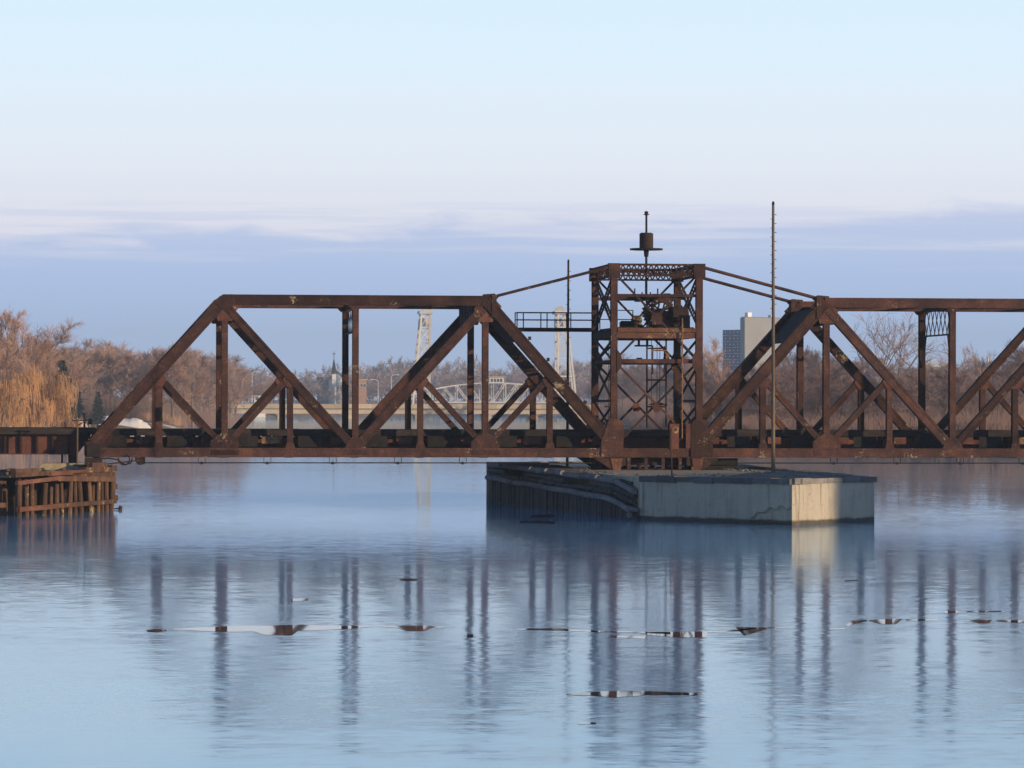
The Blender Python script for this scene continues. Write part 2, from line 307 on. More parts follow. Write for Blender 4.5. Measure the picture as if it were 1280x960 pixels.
lead([(582,793),(592,793)], [(583,796.5),(592,796.5)])
lead([(500,723.5),(510,723),(521,723.5)], [(500.3,725.8),(510,726),(521,725.5)])
lead([(364,748.5),(385,748)], [(364.5,751.5),(385,750.5)])
lead([(646,786),(690,785),(740,788),(790,789.5),(838,790)], [(647,787.2),(690,787.5),(740,790),(790,790.2),(838,793)])
lead([(763,794.5),(808,795)], [(764,796.5),(808,798.5)])
lead([(806,790.4),(838,789.8),(860,789.2),(884,789.4)], [(807,793),(838,796.4),(862,797),(884,796)])
lead([(884,789.6),(924,787),(946,784.6)], [(884.5,790.8),(924,788.6),(946,785.6)])
lead([(920,784.2),(950,783.8),(962,784)], [(930,794.4),(939,792),(962,785)])
lead([(960,784),(990,783.6)], [(961,785),(990,784.6)])
lead([(1036,786),(1056,785)], [(1037,787),(1056,786.6)])
lead([(1058,781),(1064,775.6),(1084,774.8)], [(1060,783),(1070,779),(1084,776)])
lead([(1086,775),(1100,774),(1128,773.6)], [(1087,776),(1103,780.4),(1120,780)])
lead([(1132,774),(1172,774)], [(1133,775.4),(1172,776)])
lead([(1206,775),(1222,774.6),(1240,774.8)], [(1207,776),(1226,779.2),(1237,778.6)])
lead([(1244,775.4),(1266,775),(1300,775)], [(1245,776.4),(1268,778.6),(1300,778)])
lead([(1180,763.6),(1198,763.2)], [(1181,766.4),(1198,766)])
lead([(1208,764),(1256,763.6)], [(1209,765),(1256,765)])
lead([(708,867.5),(738,865),(770,863.5),(810,864),(872,866)], [(709,868.5),(738,869.5),(770,872),(810,868.5),(872,869)])
lead([(722,903),(745,903)], [(723,905.5),(745,905)])
lead([(1056,725.5),(1072,725)], [(1056.3,726.8),(1072,726.5)])
# ------------------------------------------------------------------ swing bridge
XC = 27.274; P = 6.01; B = 2.0; YF = D + S; YM = D + S/2
ZB, ZT = 2.54, 9.56                     # chord centre lines
br = thing('swing_bridge', 'rusty brown steel through truss swing bridge with square central tower over the river', 'bridge', (XC, YM, 1.75))
def hsec(w, t, e=0.03):
    k = 0.03
    return [(-w/2,-t/2),(w/2,-t/2),(w/2,-t/2+e),(k,-t/2+e),(k,t/2-e),(w/2,t/2-e),(w/2,t/2),(-w/2,t/2),(-w/2,t/2-e),(-k,t/2-e),(-k,-t/2+e),(-w/2,-t/2+e)]
def bsec(w, t, lip=0.02):                # box with proud angle legs along the edges of its two faces
    q = 0.10; h = t/2; l = lip
    return [(-w/2,-h-l),(-w/2+q,-h-l),(-w/2+q,-h),(w/2-q,-h),(w/2-q,-h-l),(w/2,-h-l),(w/2,h+l),(w/2-q,h+l),(w/2-q,h),(-w/2+q,h),(-w/2+q,h+l),(-w/2,h+l)]
def both(o):                             # the same member again on the far truss
    c = o.copy(); COL.objects.link(c); c.location.y += S; return c
def member(name, a, b, sec, mat='rust', y=D, twice=True, rows=None):
    mb = MB(); d = Vector((b[0]-a[0], 0, b[1]-a[1])); n = Vector((d.z, 0, -d.x))
    mb.prism(sec, (a[0], y, a[1]), (b[0], y, b[1]), n)
    if rows:                             # rivet rows along both edges of the front face
        p0 = Vector((a[0], 0, a[1])); ln_ = d.length; du = d/ln_; nn = n.normalized(); yf = y-rows[1]; q = 0.12; e = 0.021
        while q < ln_-.1:
            for o_ in (-rows[0], rows[0]):
                c = p0+du*q+nn*o_; mb.add([(c.x-e,yf,c.z-e),(c.x+e,yf,c.z-e),(c.x+e,yf,c.z+e),(c.x-e,yf,c.z+e),(c.x,yf-.020,c.z)], [(0,1,4),(1,2,4),(2,3,4),(3,0,4)])
            q += 0.19
    o = mb.build(name, M[mat], br)
    if twice: both(o)
    return o
def gusset(name, pts, mat='rust', off=0.222, rivets=True):
    mb = MB(); mb.plate(pts, D+off-0.012, D+off+0.012); both(mb.build(name, M[mat], br))
    mb = MB(); mb.plate(pts, D-off-0.012, D-off+0.012)
    if rivets:
        x0 = min(p[0] for p in pts); x1 = max(p[0] for p in pts); z0 = min(p[1] for p in pts); z1 = max(p[1] for p in pts)
        def inside(x, z):
            c = False
            for (xa, za), (xb, zb) in zip(pts, pts[1:]+pts[:1]):
                if (za > z) != (zb > z) and x < (xb-xa)*(z-za)/(zb-za)+xa: c = not c
            return c
        x = x0+0.07
        while x < x1:
            zq = z0+0.07
            while zq < z1:
                if inside(x, zq) and inside(x-.05, zq) and inside(x+.05, zq): mb.box(x-.022, x+.022, D-off-.030, D-off-.010, zq-.022, zq+.022)
                zq += 0.16
            x += 0.16
    both(mb.build(name, M[mat], br))
def mk(sx):
    X = lambda k: XC + sx*(B + P*k)      # panel point k (0 at the tower leg, 4 at the end)
    zb, zt = ZB, ZT
    member('top_chord', (X(1)-sx*0.1, zt), (X(3)+sx*0.05, zt), bsec(0.46, 0.50), rows=(.18,.271))
    member('bottom_chord', (X(0), zb), (X(4)+sx*0.35, zb), bsec(0.43, 0.46), rows=(.165,.251))
    member('end_post', (X(3)+sx*0.02, zt+0.0), (X(4)-sx*0.05, 2.95), bsec(0.52, 0.52), rows=(.21,.281))
    member('inclined_post', (X(1)-sx*0.02, zt+0.02), (X(0)+sx*0.12, 3.0), bsec(0.51, 0.52), rows=(.205,.281))
    member('diagonal', (X(3)-sx*0.1, zt-0.35), (X(2)+sx*0.12, 2.85), bsec(0.36, 0.41), rows=(.13,.226))
    member('diagonal', (X(1)+sx*0.1, zt-0.35), (X(2)-sx*0.12, 2.85), bsec(0.42, 0.41), rows=(.16,.226))
    for k, w in ((1, .29), (2, .29), (3, .29)):
        member('post', (X(k), zt-0.24), (X(k), zb+0.2), hsec(w, 0.35), rows=(.11,.176))
    zm = (zt+zb)/2 + 0.05
    for k in (0.5, 1.5, 2.5, 3.5):
        member('sub_post', (X(k), zm-0.25), (X(k), zb+0.2), hsec(0.27 if k < 3 else 0.34, 0.33))
    for k0, k1 in ((0.5, 1), (1.5, 1), (2.5, 3), (3.5, 3)):
        e = 0.94
        a = (X(k0), zm-0.05); b = (X(k1), zb+0.25); b = (a[0]+(b[0]-a[0])*e, a[1]+(b[1]-a[1])*e)
        member('sub_diagonal', a, b, bsec(0.26, 0.33, 0.010))
    top = zb+0.20
    def gp(k, pts): return [(X(k)+sx*x, z) for x, z in pts][::sx]
    for k in (1, 3):
        gusset('gusset_plate', gp(k, [(-.66,zb-.12),(.66,zb-.12),(.66,top+.30),(.42,top+.55),(.15,top+.68),(-.15,top+.68),(-.42,top+.55),(-.66,top+.30)]))
        s = 1 if k == 1 else -1
        gusset('gusset_plate', gp(k, [(-.75,zt-.26),(-.42,zt-.62),(-.34,zt-.98),(.34,zt-.98),(.42,zt-.62),(.55,zt-.40),(.1,zt+.1),(-.4,zt+.1)]), 'rust_red', off=.19)
    gusset('gusset_plate', gp(2, [(-.66,zb-.12),(.66,zb-.12),(.36,top+.30),(.16,top+.52),(-.16,top+.52),(-.36,top+.30)]))
    gusset('gusset_plate', gp(2, [(-.4,zt-.2),(.4,zt-.2),(.2,zt-.4),(-.2,zt-.4)]), off=.19)
    gusset('gusset_plate', gp(4, [(-.45,zb-.15),(.35,zb-.15),(.35,zb+.45),(.10,zb+.55),(-.75,zb+.95),(-.95,zb+.70)]))
    for k, s in ((0.5, 1), (1.5, -1), (2.5, 1), (3.5, -1)):
        gusset('gusset_plate', gp(k, [(-.36,zm-.20),(-.17,zm-.55),(.17,zm-.55),(.36,zm-.20),(.10,zm+.12),(-.10,zm+.12)]), mat='rust_red' if k != 0.5 else 'rust', off=0.19)
        gusset('gusset_plate', gp(k, [(-.28,zb-.05),(.28,zb-.05),(.17,top+.25),(-.17,top+.25)]), off=0.20)
    # tower foot: tall plate above the chord, bearing wedge below it
    gusset('foot_plate', gp(0, [(-.42,zb-.18),(.62,zb-.18),(.62,zb+.55),(.26,zb+1.55),(-.26,zb+1.55),(-.42,zb+1.3)]), mat='rust', off=0.285)
    gusset('foot_plate', gp(0, [(-.38,zb-.24),(.20,zb-.24),(.05,zb-.82),(-.28,zb-.82)]), mat='rust_spot', off=0.31)
    gusset('foot_plate', gp(0, [(.24,zb-.24),(.95,zb-.24),(.13,zb-.78)]), off=0.28, rivets=False)
    # pin caps at the hips
    mb = MB(); mb.plate([(X(1)-sx*.55, zt+.10), (X(1)+sx*.10, zt+.23), (X(1)+sx*.10, zt+.30), (X(1)-sx*.40, zt+.34), (X(1)-sx*.62, zt+.20)][::sx], D-.22, D+.22)
    both(mb.build('hip_cap', M['rust'], br))
    mb = MB(); mb.plate([(X(1)-sx*.50, zt-.75), (X(1)-sx*.28, zt-.75), (X(1)-sx*.28, zt+.27), (X(1)-sx*.50, zt+.27)][::sx], D-.30, D+.30)
    both(mb.build('hip_cap', M['rust'], br))
    mb = MB(); mb.plate([(X(3)+sx*u, w) for u, w in ((-.45,zt+.233),(.10,zt+.233),(.46,zt-.17),(.10,zt-.50),(-.45,zt-.233))][::-sx], D-.288, D+.288); both(mb.build('hip_cap', M['rust'], br))
    # tie rods from hip to tower top
    mb = MB()
    for q in (-.12, .12):
        mb = MB(); mb.tube((X(1)-sx*.35, D+q, zt+0.18), (X(0)-sx*0.0, D+q, 11.22), 0.068, n=8); both(mb.build('tie_rod', M['rust'], br))
    # overhead struts: latticed at the mid panel, solid portal at the hips
    mb = MB(); x = X(2); z0, z1 = zt-1.45, zt-0.25
    mb.bar((x, D+.2, z0), (x, YF-.2, z0), .07, .09, (0,0,1)); mb.bar((x, D+.2, z1), (x, YF-.2, z1), .09, .12, (0,0,1))
    n = 7; q = (S-.4)/n
    for i in range(n):
        y0 = D+.2+q*i
        for a, b in ((z0, z1), (z1, z0)):
            mb.bar((x+(.02 if a == z0 else -.02), y0-q*.0, a), (x+(.02 if a == z0 else -.02), y0+q*1.0, b), .075, .022, (0,1,0))
    mb.build('lattice_strut', M['rust_dark'], br)
    for y0, dy in ((D+.19, 1), (YF-.19, -1)):
        mb = MB(); mb.bar((x, y0+dy*.0, z0-1.5), (x, y0+dy*.62, z0), .10, .08, (1,0,0)); mb.build('knee_brace', M['rust_dark'], br)
    for k, w in ((1, -.55), (3, -.5)):
        x = X(k)+sx*(.55 if k == 1 else -.45)
        mb = MB(); mb.box(x-.04, x+.04, D+.24, YF-.24, zt-1.0, zt-.1)
        for i in range(5): y0 = D+.7+i*1.25; mb.box(x-.07, x+.07, y0-.05, y0+.05, zt-.97, zt-.13)
        mb.build('portal_strut', M['rust_dark'], br)
    pa, pb2 = Vector((X(1)-sx*.02, 0, zt+.02)), Vector((X(0)+sx*.12, 0, 3.0)); pd = (pb2-pa).normalized()
    pc = pa+pd*1.45
    mb = MB(); mb.bar(pc+Vector((0,D+.27,0)), pc+Vector((0,YF-.27,0)), 2.1, .06, pd); mb.build('portal_strut', M['rust_dark'], br)
    for k in (1, 2):
        for (ya, yb) in ((D+.2, YF-.2), (YF-.2, D+.2)):
            mb = MB(); mb.bar((X(k)+sx*.1, ya, zt-.06+(.05 if ya < yb else -.05)), (X(k+1)-sx*.1, yb, zt-.06+(.05 if ya < yb else -.05)), .11, .08, (0,0,1)); mb.build('lateral_brace', M['rust_dark'], br)
    # floor: cross beams, stringers
    for k in [0, .5, 1, 1.5, 2, 2.5, 3, 3.5, 3.97]:
        mb = MB(); x = X(k); sec = [(-.17,-.45),(.17,-.45),(.17,-.41),(.02,-.41),(.02,.41),(.17,.41),(.17,.45),(-.17,.45),(-.17,.41),(-.02,.41),(-.02,-.41),(-.17,-.41)]
        mb.prism(sec, (x, D+.24, 2.75), (x, YF-.24, 2.75), (1,0,0)); mb.build('floor_beam', M['rust'], br)
    for y, mt in ((D+1.55, 'rust_red'), (D+2.45, 'rust_dark'), (YF-2.45, 'rust_dark'), (YF-1.55, 'rust_dark')):
        mb = MB(); sec = [(-.15,-.30),(.15,-.30),(.15,-.27),(.015,-.27),(.015,.27),(.15,.27),(.15,.30),(-.15,.30),(-.15,.27),(-.015,.27),(-.015,-.27),(-.15,-.27)]
        mb.prism(sec, (X(-.0)-sx*B, y, 2.915), (X(4)+sx*.1, y, 2.915), (0,1,0))
        x = 0.0
        while x < 4: 
            for e in (0.16, 0.34): mb.box(X(x+e)-.02, X(x+e)+.02, y-.13, y+.13, 2.65, 3.18)
            x += 0.5
        mb.build('stringer', M[mt], br)
    # red-brown bracket plates and dark conduit boxes between the floor beams
    for k in (0, .5, 1, 1.5, 2, 2.5, 3, 3.5):
        xa, xb = X(k)+sx*.35, X(k)+sx*rnd.uniform(.9, 1.35)
        mb = MB(); mb.box(min(xa,xb), max(xa,xb), D+.52, D+.55, 2.98, 3.27); mb.box(min(xa,xb), max(xa,xb), D+.46, D+.60, 2.95, 2.98); mb.build('bracket_plate', M['rust_red' if k != 2.5 else 'ochre'], br)
        xa, xb = X(k)+sx*1.45, X(k)+sx*2.6
        mb = MB(); mb.box(min(xa,xb), max(xa,xb), D+.6, D+.64, 2.8, 3.3); mb.build('web_plate', M['black_iron'], br)
mk(1); mk(-1)
# centre bay chords
member('bottom_chord', (XC-B+.003, ZB), (XC+B-.003, ZB), bsec(0.43, 0.45), rows=(.165,.246))
# deck
tie0 = None; i = 0; x = XC-B-4*P+0.1
mb = MB(); mb.box(-.12, .12, -2.0, 2.0, 0, .22)
mb.v = [(a+x, b+YM, c+3.225) for a, b, c in mb.v]; tie0 = mb.build('tie', M['deck_wood'], br)
n = int((2*(B+4*P)-.2)/.5)
for i in range(1, n+1):
    t = tie0.copy(); COL.objects.link(t); t.location = (0.5*i, rnd.uniform(-.05,.05), rnd.uniform(-.008,.008))
for y in (YM-2.11, YM+2.11):
    mb = MB(); x0 = XC-B-4*P; 
    while x0 < XC+B+4*P-.1:
        x1 = min(x0+4.9, XC+B+4*P); mb.box(x0, x1-.02, y-.10, y+.10, 3.30, 3.60+rnd.uniform(-.01,.01)); x0 += 4.9
    mb.build('guard_timber', M['deck_wood'], br)
for y in (YM-.7175, YM+.7175):
    mb = MB(); rs = [(-.07,0),(.07,0),(.07,.02),(.012,.04),(.012,.115),(.036,.125),(.036,.155),(-.036,.155),(-.036,.125),(-.012,.115),(-.012,.04),(-.07,.02)]
    mb.prism(rs, (XC-B-4*P, y, 3.447), (XC+B+4*P, y, 3.447), (0,-1,0)); mb.build('rail', M['rust_dark'], br)
# ------------------------------------------------------------------ central tower
TZ = 11.36; PZ = 8.28
for sx in (-1, 1):
    x = XC+sx*B
    mb = MB(); mb.prism(hsec(.31, .34, .035), (x, D, ZB+.25), (x, D, TZ-.1), (1,0,0)); both(mb.build('tower_leg', M['rust'], br))
    # side frames, front leg to back leg
    def sx_lattice(y0, z0, y1, z1, lad=True):
        mb = MB(); d = Vector((0, y1-y0, z1-z0)); n = Vector((0, -d.z, d.y)).normalized(); Ln = d.length
        for q in (-.16, .16):
            a = Vector((x, y0, z0))+n*q; b = Vector((x, y1, z1))+n*q; mb.bar(a, b, .07, .08, (1,0,0))
        k = int(Ln/.42)
        for i in range(k+1):
            c = Vector((x, y0, z0))+d*((i+.25)/(k+1)); mb.bar(c-n*.16, c+n*.16, .04, .05, (1,0,0))
        mb.build('side_brace', M['rust_dark'], br)
    sx_lattice(D+.2, TZ-.65, YF-.2, PZ+.25); sx_lattice(YF-.2, TZ-.65, D+.2, PZ+.25)
    for za, zb_ in ((PZ-.35, 6.85), (6.75, 5.0), (4.9, 3.6)):
        for ya, yb in ((D+.17, YF-.17), (YF-.17, D+.17)):
            o = .05 if ya < yb else -.05
            mb = MB(); mb.bar((x+o, ya, za), (x+o, yb, zb_), .09, .07, (1,0,0)); mb.build('side_brace', M['rust_dark'], br)
    for zq in (6.80, 4.95):
        mb = MB(); mb.bar((x, D+.17, zq), (x, YF-.17, zq), .12, .12, (0,0,1)); mb.build('tower_beam', M['rust_dark'], br)
    # platform side beam and top side girder
    mb = MB(); mb.box(x-.10, x+.10, D+.17, YF-.17, PZ-.38, PZ-.02); mb.box(x-.16, x+.16, D+.17, YF-.17, PZ-.02, PZ+.02); mb.build('platform_beam', M['rust_dark'], br)
    mb = MB(); mb.box(x-.14, x+.14, D+.17, YF-.17, TZ-.10, TZ-.02); mb.box(x-.10, x+.10, D+.17, YF-.17, TZ-.62, TZ-.53); n = 14; q = (S-.34)/n
    for i in range(n): mb.bar((x, D+.17+q*i, TZ-.56 if i%2 else TZ-.06), (x, D+.17+q*(i+1), TZ-.06 if i%2 else TZ-.56), .07, .05, (1,0,0))
    mb.build('top_girder', M['rust'], br)
    # gussets half way up the legs
    pts = [(x-sx*.12, 6.25), (x-sx*.12, 7.35), (x-sx*.24, 7.2), (x-sx*.34, 6.95), (x-sx*.34, 6.6), (x-sx*.24, 6.4)]
    mb = MB(); mb.plate(pts[::-sx], D-.20, D-.175); both(mb.build('leg_gusset', M['rust'], br))
    mb = MB(); mb.box(x-.27, x+.27, D-.20, D+.20, TZ-.66, TZ-.02); both(mb.build('tower_cap', M['rust'], br))
# front and back frames (built on the front plane and repeated on the back one)
def fbar(name, x0, z0, x1, z1, w=.09, t=.06, mat='rust_dark', dy=0.0):
    mb = MB(); mb.bar((x0, D+dy, z0), (x1, D+dy, z1), t, w, (0,1,0)); return both(mb.build(name, M[mat], br))
xl, xr = XC-B+.16, XC+B-.16
for dy, (a, b) in ((-.05, (xl, xr)), (.05, (xr, xl))):
    fbar('cross_brace', a, TZ-.62, b, 6.95, .10, .06, 'rust_dark', dy)
    fbar('cross_brace', a, 6.65, b, 2.95, .10, .06, 'rust_dark' if dy > 0 else 'rust', dy)
fbar('tower_beam', xl, 6.80, xr, 6.80, .20, .16, 'rust', 0.0)
for zq in (4.63,):
    mb = MB(); mb.plate([(XC-.20, zq+.0), (XC-.12, zq+.20), (XC+.12, zq+.20), (XC+.20, zq), (XC+.12, zq-.20), (XC-.12, zq-.20)], D-.11, D-.085); both(mb.build('centre_gusset', M['rust_red'], br))
mb = MB(); mb.plate([(XC-.27, 8.85), (XC-.2, 9.07), (XC+.2, 9.07), (XC+.27, 8.85), (XC+.2, 8.5), (XC-.2, 8.5)], D-.11, D-.085); both(mb.build('centre_gusset', M['rust'], br))
mb = MB(); mb.box(xl, xr, D-.14, D+.14, TZ-.12, TZ-.03); mb.box(xl, xr, D-.12, D+.12, TZ-.62, TZ-.54); n = 14; q = (xr-xl)/n
for i in range(n):
    for s in (-1, 1):
        up = (i % 2 == 0) == (s > 0)
        mb.bar((xl+q*i, D+s*.03, TZ-.58 if up else TZ-.08), (xl+q*(i+1), D+s*.03, TZ-.08 if up else TZ-.58), .05, .06, (0,1,0))
both(mb.build('top_girder', M['rust'], br))
mb = MB(); mb.box(xl, xr, D-.20, D-.12, PZ-.13, PZ+.05); mb.box(xl, xr, D-.12, D+.12, PZ-.02, PZ+.06); mb.box(xl, xr, D-.12, D-.06, PZ-.42, PZ-.14); both(mb.build('platform_beam', M['rust_spot'], br))
# cross beam near the top that carries the mast
mb = MB(); mb.box(XC-.12, XC+.12, D+.2, YF-.2, 9.72, 9.94); mb.build('tower_beam', M['rust_dark'], br)
mb = MB(); mb.box(XC-B+.16, XC+B-.16, YM-.10, YM+.10, 9.74, 9.90); mb.build('tower_beam', M['rust'], br)
mb = MB(); mb.box(XC-B+.16, XC+B-.16, D-.06, D+.06, 9.78, 9.92); both(mb.build('tower_beam', M['rust'], br))
for q in (-.55, .55, -.2, .2):
    mb = MB(); mb.box(XC+q-.03, XC+q+.03, YM-.03, YM+.03, 9.90, 10.0+abs(q)*.5); mb.build('bolt', M['black_iron'], br)
mb = MB(); mb.box(XC+.85, XC+1.15, YM-.1, YM+.1, 9.90, 10.05); mb.build('bearing_block', M['rust'], br)
# lateral braces in the tower top
for a, b in ((-1, 1), (1, -1)):
    mb = MB(); mb.bar((XC+a*(B-.15), D+.2, TZ-.30+a*.05), (XC+b*(B-.15), YF-.2, TZ-.30+a*.05), .09, .09, (0,0,1)); mb.build('lateral_brace', M['rust_dark'], br)
# mast, drum and plate
z = lambda py: onY(807, py, YM).z
mb = MB(); mb.tube((XC,YM,9.9), (XC,YM,z(270)), .062, .05, 10); mb.tube((XC,YM,z(321)), (XC,YM,z(312.5)), .10, .13, 12); mb.build('mast', M['black_iron'], br)
mb = MB(); mb.tube((XC,YM,z(311)), (XC,YM,z(292)), .33, .33, 24); mb.tube((XC,YM,z(292)), (XC,YM,z(291)), .30, .26, 24)
mb.build('drum', M['rust_dark'], br)
mb = MB(); mb.tube((XC,YM,z(312.6)), (XC,YM,z(310.6)), .78, .78, 32); mb.build('drum_plate', M['black_iron'], br)
mb = MB(); mb.tube((XC,YM,z(270)), (XC,YM,z(265)), .05, .10, 10); mb.tube((XC,YM,z(268.6)), (XC,YM,z(267.6)), .14, .14, 10); mb.tube((XC,YM,z(265)), (XC,YM,z(263.8)), .10, .03, 10); mb.build('finial', M['black_iron'], br)
# platform floor planks
k = 0; y = D+.25
while y < YF-.3:
    mb = MB(); mb.box(XC-B+.2, XC+B-.2, y, y+.27, PZ+.062, PZ+.11+rnd.uniform(-.006,.006)); mb.build('floor_plank', M['deck_wood'], br); y += .30
# winding machinery
def gear(cx, cy, cz, r, w, teeth, ax='x', mat='rust'):
    mb = MB(); vs = []; fs = []; n = teeth*4
    prof = []
    for i in range(n):
        a = 2*math.pi*i/n; rr = r if (i % 4) in (0, 1) else r*.90; prof.append((rr*math.cos(a), rr*math.sin(a)))
    inner = [(r*.72*math.cos(2*math.pi*i/n), r*.72*math.sin(2*math.pi*i/n)) for i in range(n)]
    def pt(u, q, s): return (cx+s, cy+u, cz+q) if ax == 'x' else (cx+u, cy+s, cz+q)
    for s in (-w/2, w/2):
        vs += [pt(u, q, s) for u, q in prof]; vs += [pt(u, q, s) for u, q in inner]
    for i in range(n):
        j = (i+1) % n
        fs += [(i, j, n+j, n+i), (2*n+j, 2*n+i, 3*n+i, 3*n+j), (j, i, 2*n+i, 2*n+j), (n+i, n+j, 3*n+j, 3*n+i)]
    mb.add(vs, fs)
    for i in range(6):
        a = math.pi*2*i/6+.3
        p0 = pt(0, 0, 0); p1 = pt(r*.76*math.cos(a), r*.76*math.sin(a), 0); mb.tube(p0, p1, .055, .04, 6)
    mb.tube(pt(0,0,-w), pt(0,0,w), .13, .13, 10)
    return mb.build('gear_wheel', M[mat], br)
mz = PZ+.11
gear(XC+.30, D+1.7, mz+.74, .74, .16, 24, 'y', 'rust'); gear(XC+.62, D+2.25, mz+.70, .66, .14, 18, 'y', 'rust_dark'); gear(XC+.05, D+2.9, mz+.48, .46, .12, 16, 'x', 'rust_dark')
mb = MB(); mb.tube((XC+.15, D+1.95, mz+.5), (XC+1.0, D+1.95, mz+.5), .30, .30, 16); mb.tube((XC+.1, D+1.95, mz+.5), (XC+.15, D+1.95, mz+.5), .38, .38, 16); mb.tube((XC+.62, D+1.95, mz+.5), (XC+.68, D+1.95, mz+.5), .38, .38, 16); mb.build('winding_drum', M['rust_red'], br)
mb = MB(); mb.tube((XC+.98, D+1.6, mz+.52), (XC+1.66, D+1.6, mz+.52), .47, .47, 20); mb.tube((XC+.9, D+1.6, mz+.52), (XC+.98, D+1.6, mz+.52), .36, .47, 20); mb.tube((XC+1.66, D+1.6, mz+.52), (XC+1.74, D+1.6, mz+.52), .47, .34, 20)
mb.box(XC+1.0, XC+1.62, D+1.25, D+1.95, mz, mz+.14); mb.box(XC+1.2, XC+1.45, D+1.45, D+1.7, mz+.96, mz+1.06); mb.build('motor', M['rust_dark'], br)
mb = MB(); mb.box(XC+1.22, XC+1.66, D+.5, D+.8, mz, mz+.52); mb.box(XC+1.18, XC+1.70, D+.46, D+.84, mz+.52, mz+.56); mb.build('brake_box', M['rust'], br)
mb = MB(); mb.box(XC+.05, XC+.95, D+1.3, D+1.42, mz, mz+.34); mb.box(XC+.05, XC+.95, D+2.5, D+2.62, mz, mz+.34); mb.plate([(XC+.1,mz+.34),(XC+.2,mz+.9),(XC+.5,mz+.9),(XC+.6,mz+.34)][::-1], D+1.3, D+1.36); mb.build('bearing_stand', M['rust_red'], br)
mb = MB(); mb.box(XC-1.35, XC-.75, D+2.2, D+2.7, mz, mz+.28); mb.box(XC-1.3, XC-.8, D+2.25, D+2.65, mz+.28, mz+.33); mb.build('control_box', M['black_iron'], br)
mb = MB(); mb.path([(XC-.55,D+2,mz+.05),(XC-.30,D+2,mz+.08),(XC-.12,D+2,mz+.3),(XC-.05,D+2,mz+.45)], .04); mb.tube((XC-.5,D+2,mz),(XC-.5,D+2,mz+.15),.10,.10,8); mb.build('hand_lever', M['black_iron'], br)
# handrails round the platform and the side gangway at the back left
def handrail(pts, h=1.0, posts=1.2, r=.022, name='handrail'):
    mb = MB()
    for a, b in zip(pts, pts[1:]):
        a = Vector(a); b = Vector(b); n = max(1, round((b-a).length/posts))
        for hh in (h, h*.52): mb.tube(a+Vector((0,0,hh)), b+Vector((0,0,hh)), r, n=6)
        for i in range(n+1):
            q = a+(b-a)*(i/n); mb.tube(q, q+Vector((0,0,h+.01)), r*1.2, n=6)
    mb.build(name, M['black_iron'], br)
zp = PZ+.11
handrail([(XC-B+.2, YF-.25, zp), (XC-.2, YF-.25, zp)], .92, .75)
gxl = XC-B-3.92; gy0, gy1 = YF-1.25, YF-.45
mb = MB(); mb.box(gxl, XC-B-.16, gy0, gy0+.07, PZ-.02, PZ+.12); mb.box(gxl, XC-B-.16, gy1-.07, gy1, PZ-.02, PZ+.12)
x = gxl+.05
while x < XC-B-.3: mb.box(x, x+.08, gy0+.07, gy1-.07, PZ+.0, PZ+.08); x += .6
mb.build('gangway_frame', M['black_iron'], br)
x = gxl
while x < XC-B-.2:
    mb = MB(); mb.box(x, min(x+.235, XC-B-.16), gy0-.02, gy1+.02, PZ+.122, PZ+.16); mb.build('gangway_plank', M['deck_wood'], br); x += .25
handrail([(XC-B-.2, gy0, PZ+.16), (gxl+.3, gy0, PZ+.16), (gxl, gy0, PZ+.16), (gxl, gy1, PZ+.16), (XC-B-.2, gy1, PZ+.16)], .72, 1.3)
# frames of the vanished operator's cabin and ladder shafts inside the tower
def post(px, y, z0, z1, r=.035, name='cabin_post', mat='rust_dark'):
    mb = MB(); mb.box(px-r, px+r, y-r, y+r, z0, z1); return mb.build(name, M[mat], br)
xs = [XC-B+.62, XC-.02, XC+.22, XC+.78, XC+1.05]
for x in (xs[0], xs[1]+.15, xs[4]): post(x, YM+.6, 3.7, PZ-.05)
for x in (xs[2], xs[3]): post(x, YM-.6, 6.2, 7.55, .03)
for zq in (7.45, 5.95, 4.68):
    mb = MB(); mb.box(XC-B+.1, xs[0]+.03, YM+.58, YM+.62, zq-.035, zq+.035); mb.box(xs[1]+.13, xs[4]+.03, YM+.58, YM+.62, zq-.035, zq+.035); mb.build('cabin_rail', M['rust_dark'], br)
mb = MB(); mb.box(xs[2]-.03, xs[3]+.1, YM-.64, YM-.57, 7.30, 7.37); mb.box(xs[3]-.3, xs[3]+.25, YM-.75, YM-.35, 6.82, 6.92); mb.box(xs[3]+.05, xs[3]+.22, YM-.75, YM-.55, 6.92, 7.2); mb.plate([(xs[3]-.05,6.92),(xs[3]+.05,7.25),(xs[3]+.15,7.25),(xs[3]+.12,6.92)][::-1], YM-.55, YM-.45); mb.build('winch', M['ochre'], br)
for x in (xs[2]+.05, xs[2]+.45, xs[2]+.32): post(x, YM+.1, 4.6, PZ-.3, .012, 'hanger_rod')
for x in (XC-B+.35, XC-B+.48): post(x, YM+.9, 3.7, PZ-.05, .014, 'ladder_rail')
mb = MB(); zq = 3.9
while zq < PZ-.1: mb.box(XC-B+.35, XC-B+.48, YM+.89, YM+.91, zq-.01, zq+.01); zq += .3
mb.build('ladder_rung', M['rust_dark'], br)
mb = MB(); mb.box(xs[1]+.2, xs[1]+1.0, YM-.3, YM+.3, 4.75, 4.80); mb.box(xs[1]+.35, xs[1]+.8, YM-.2, YM+.2, 4.80, 4.86); mb.build('cabin_floor', M['rust_dark'], br)
mb = MB(); mb.box(XC-.45, XC-.2, YM-.1, YM+.1, 6.88, 7.0); mb.build('junction_box', M['black_iron'], br)
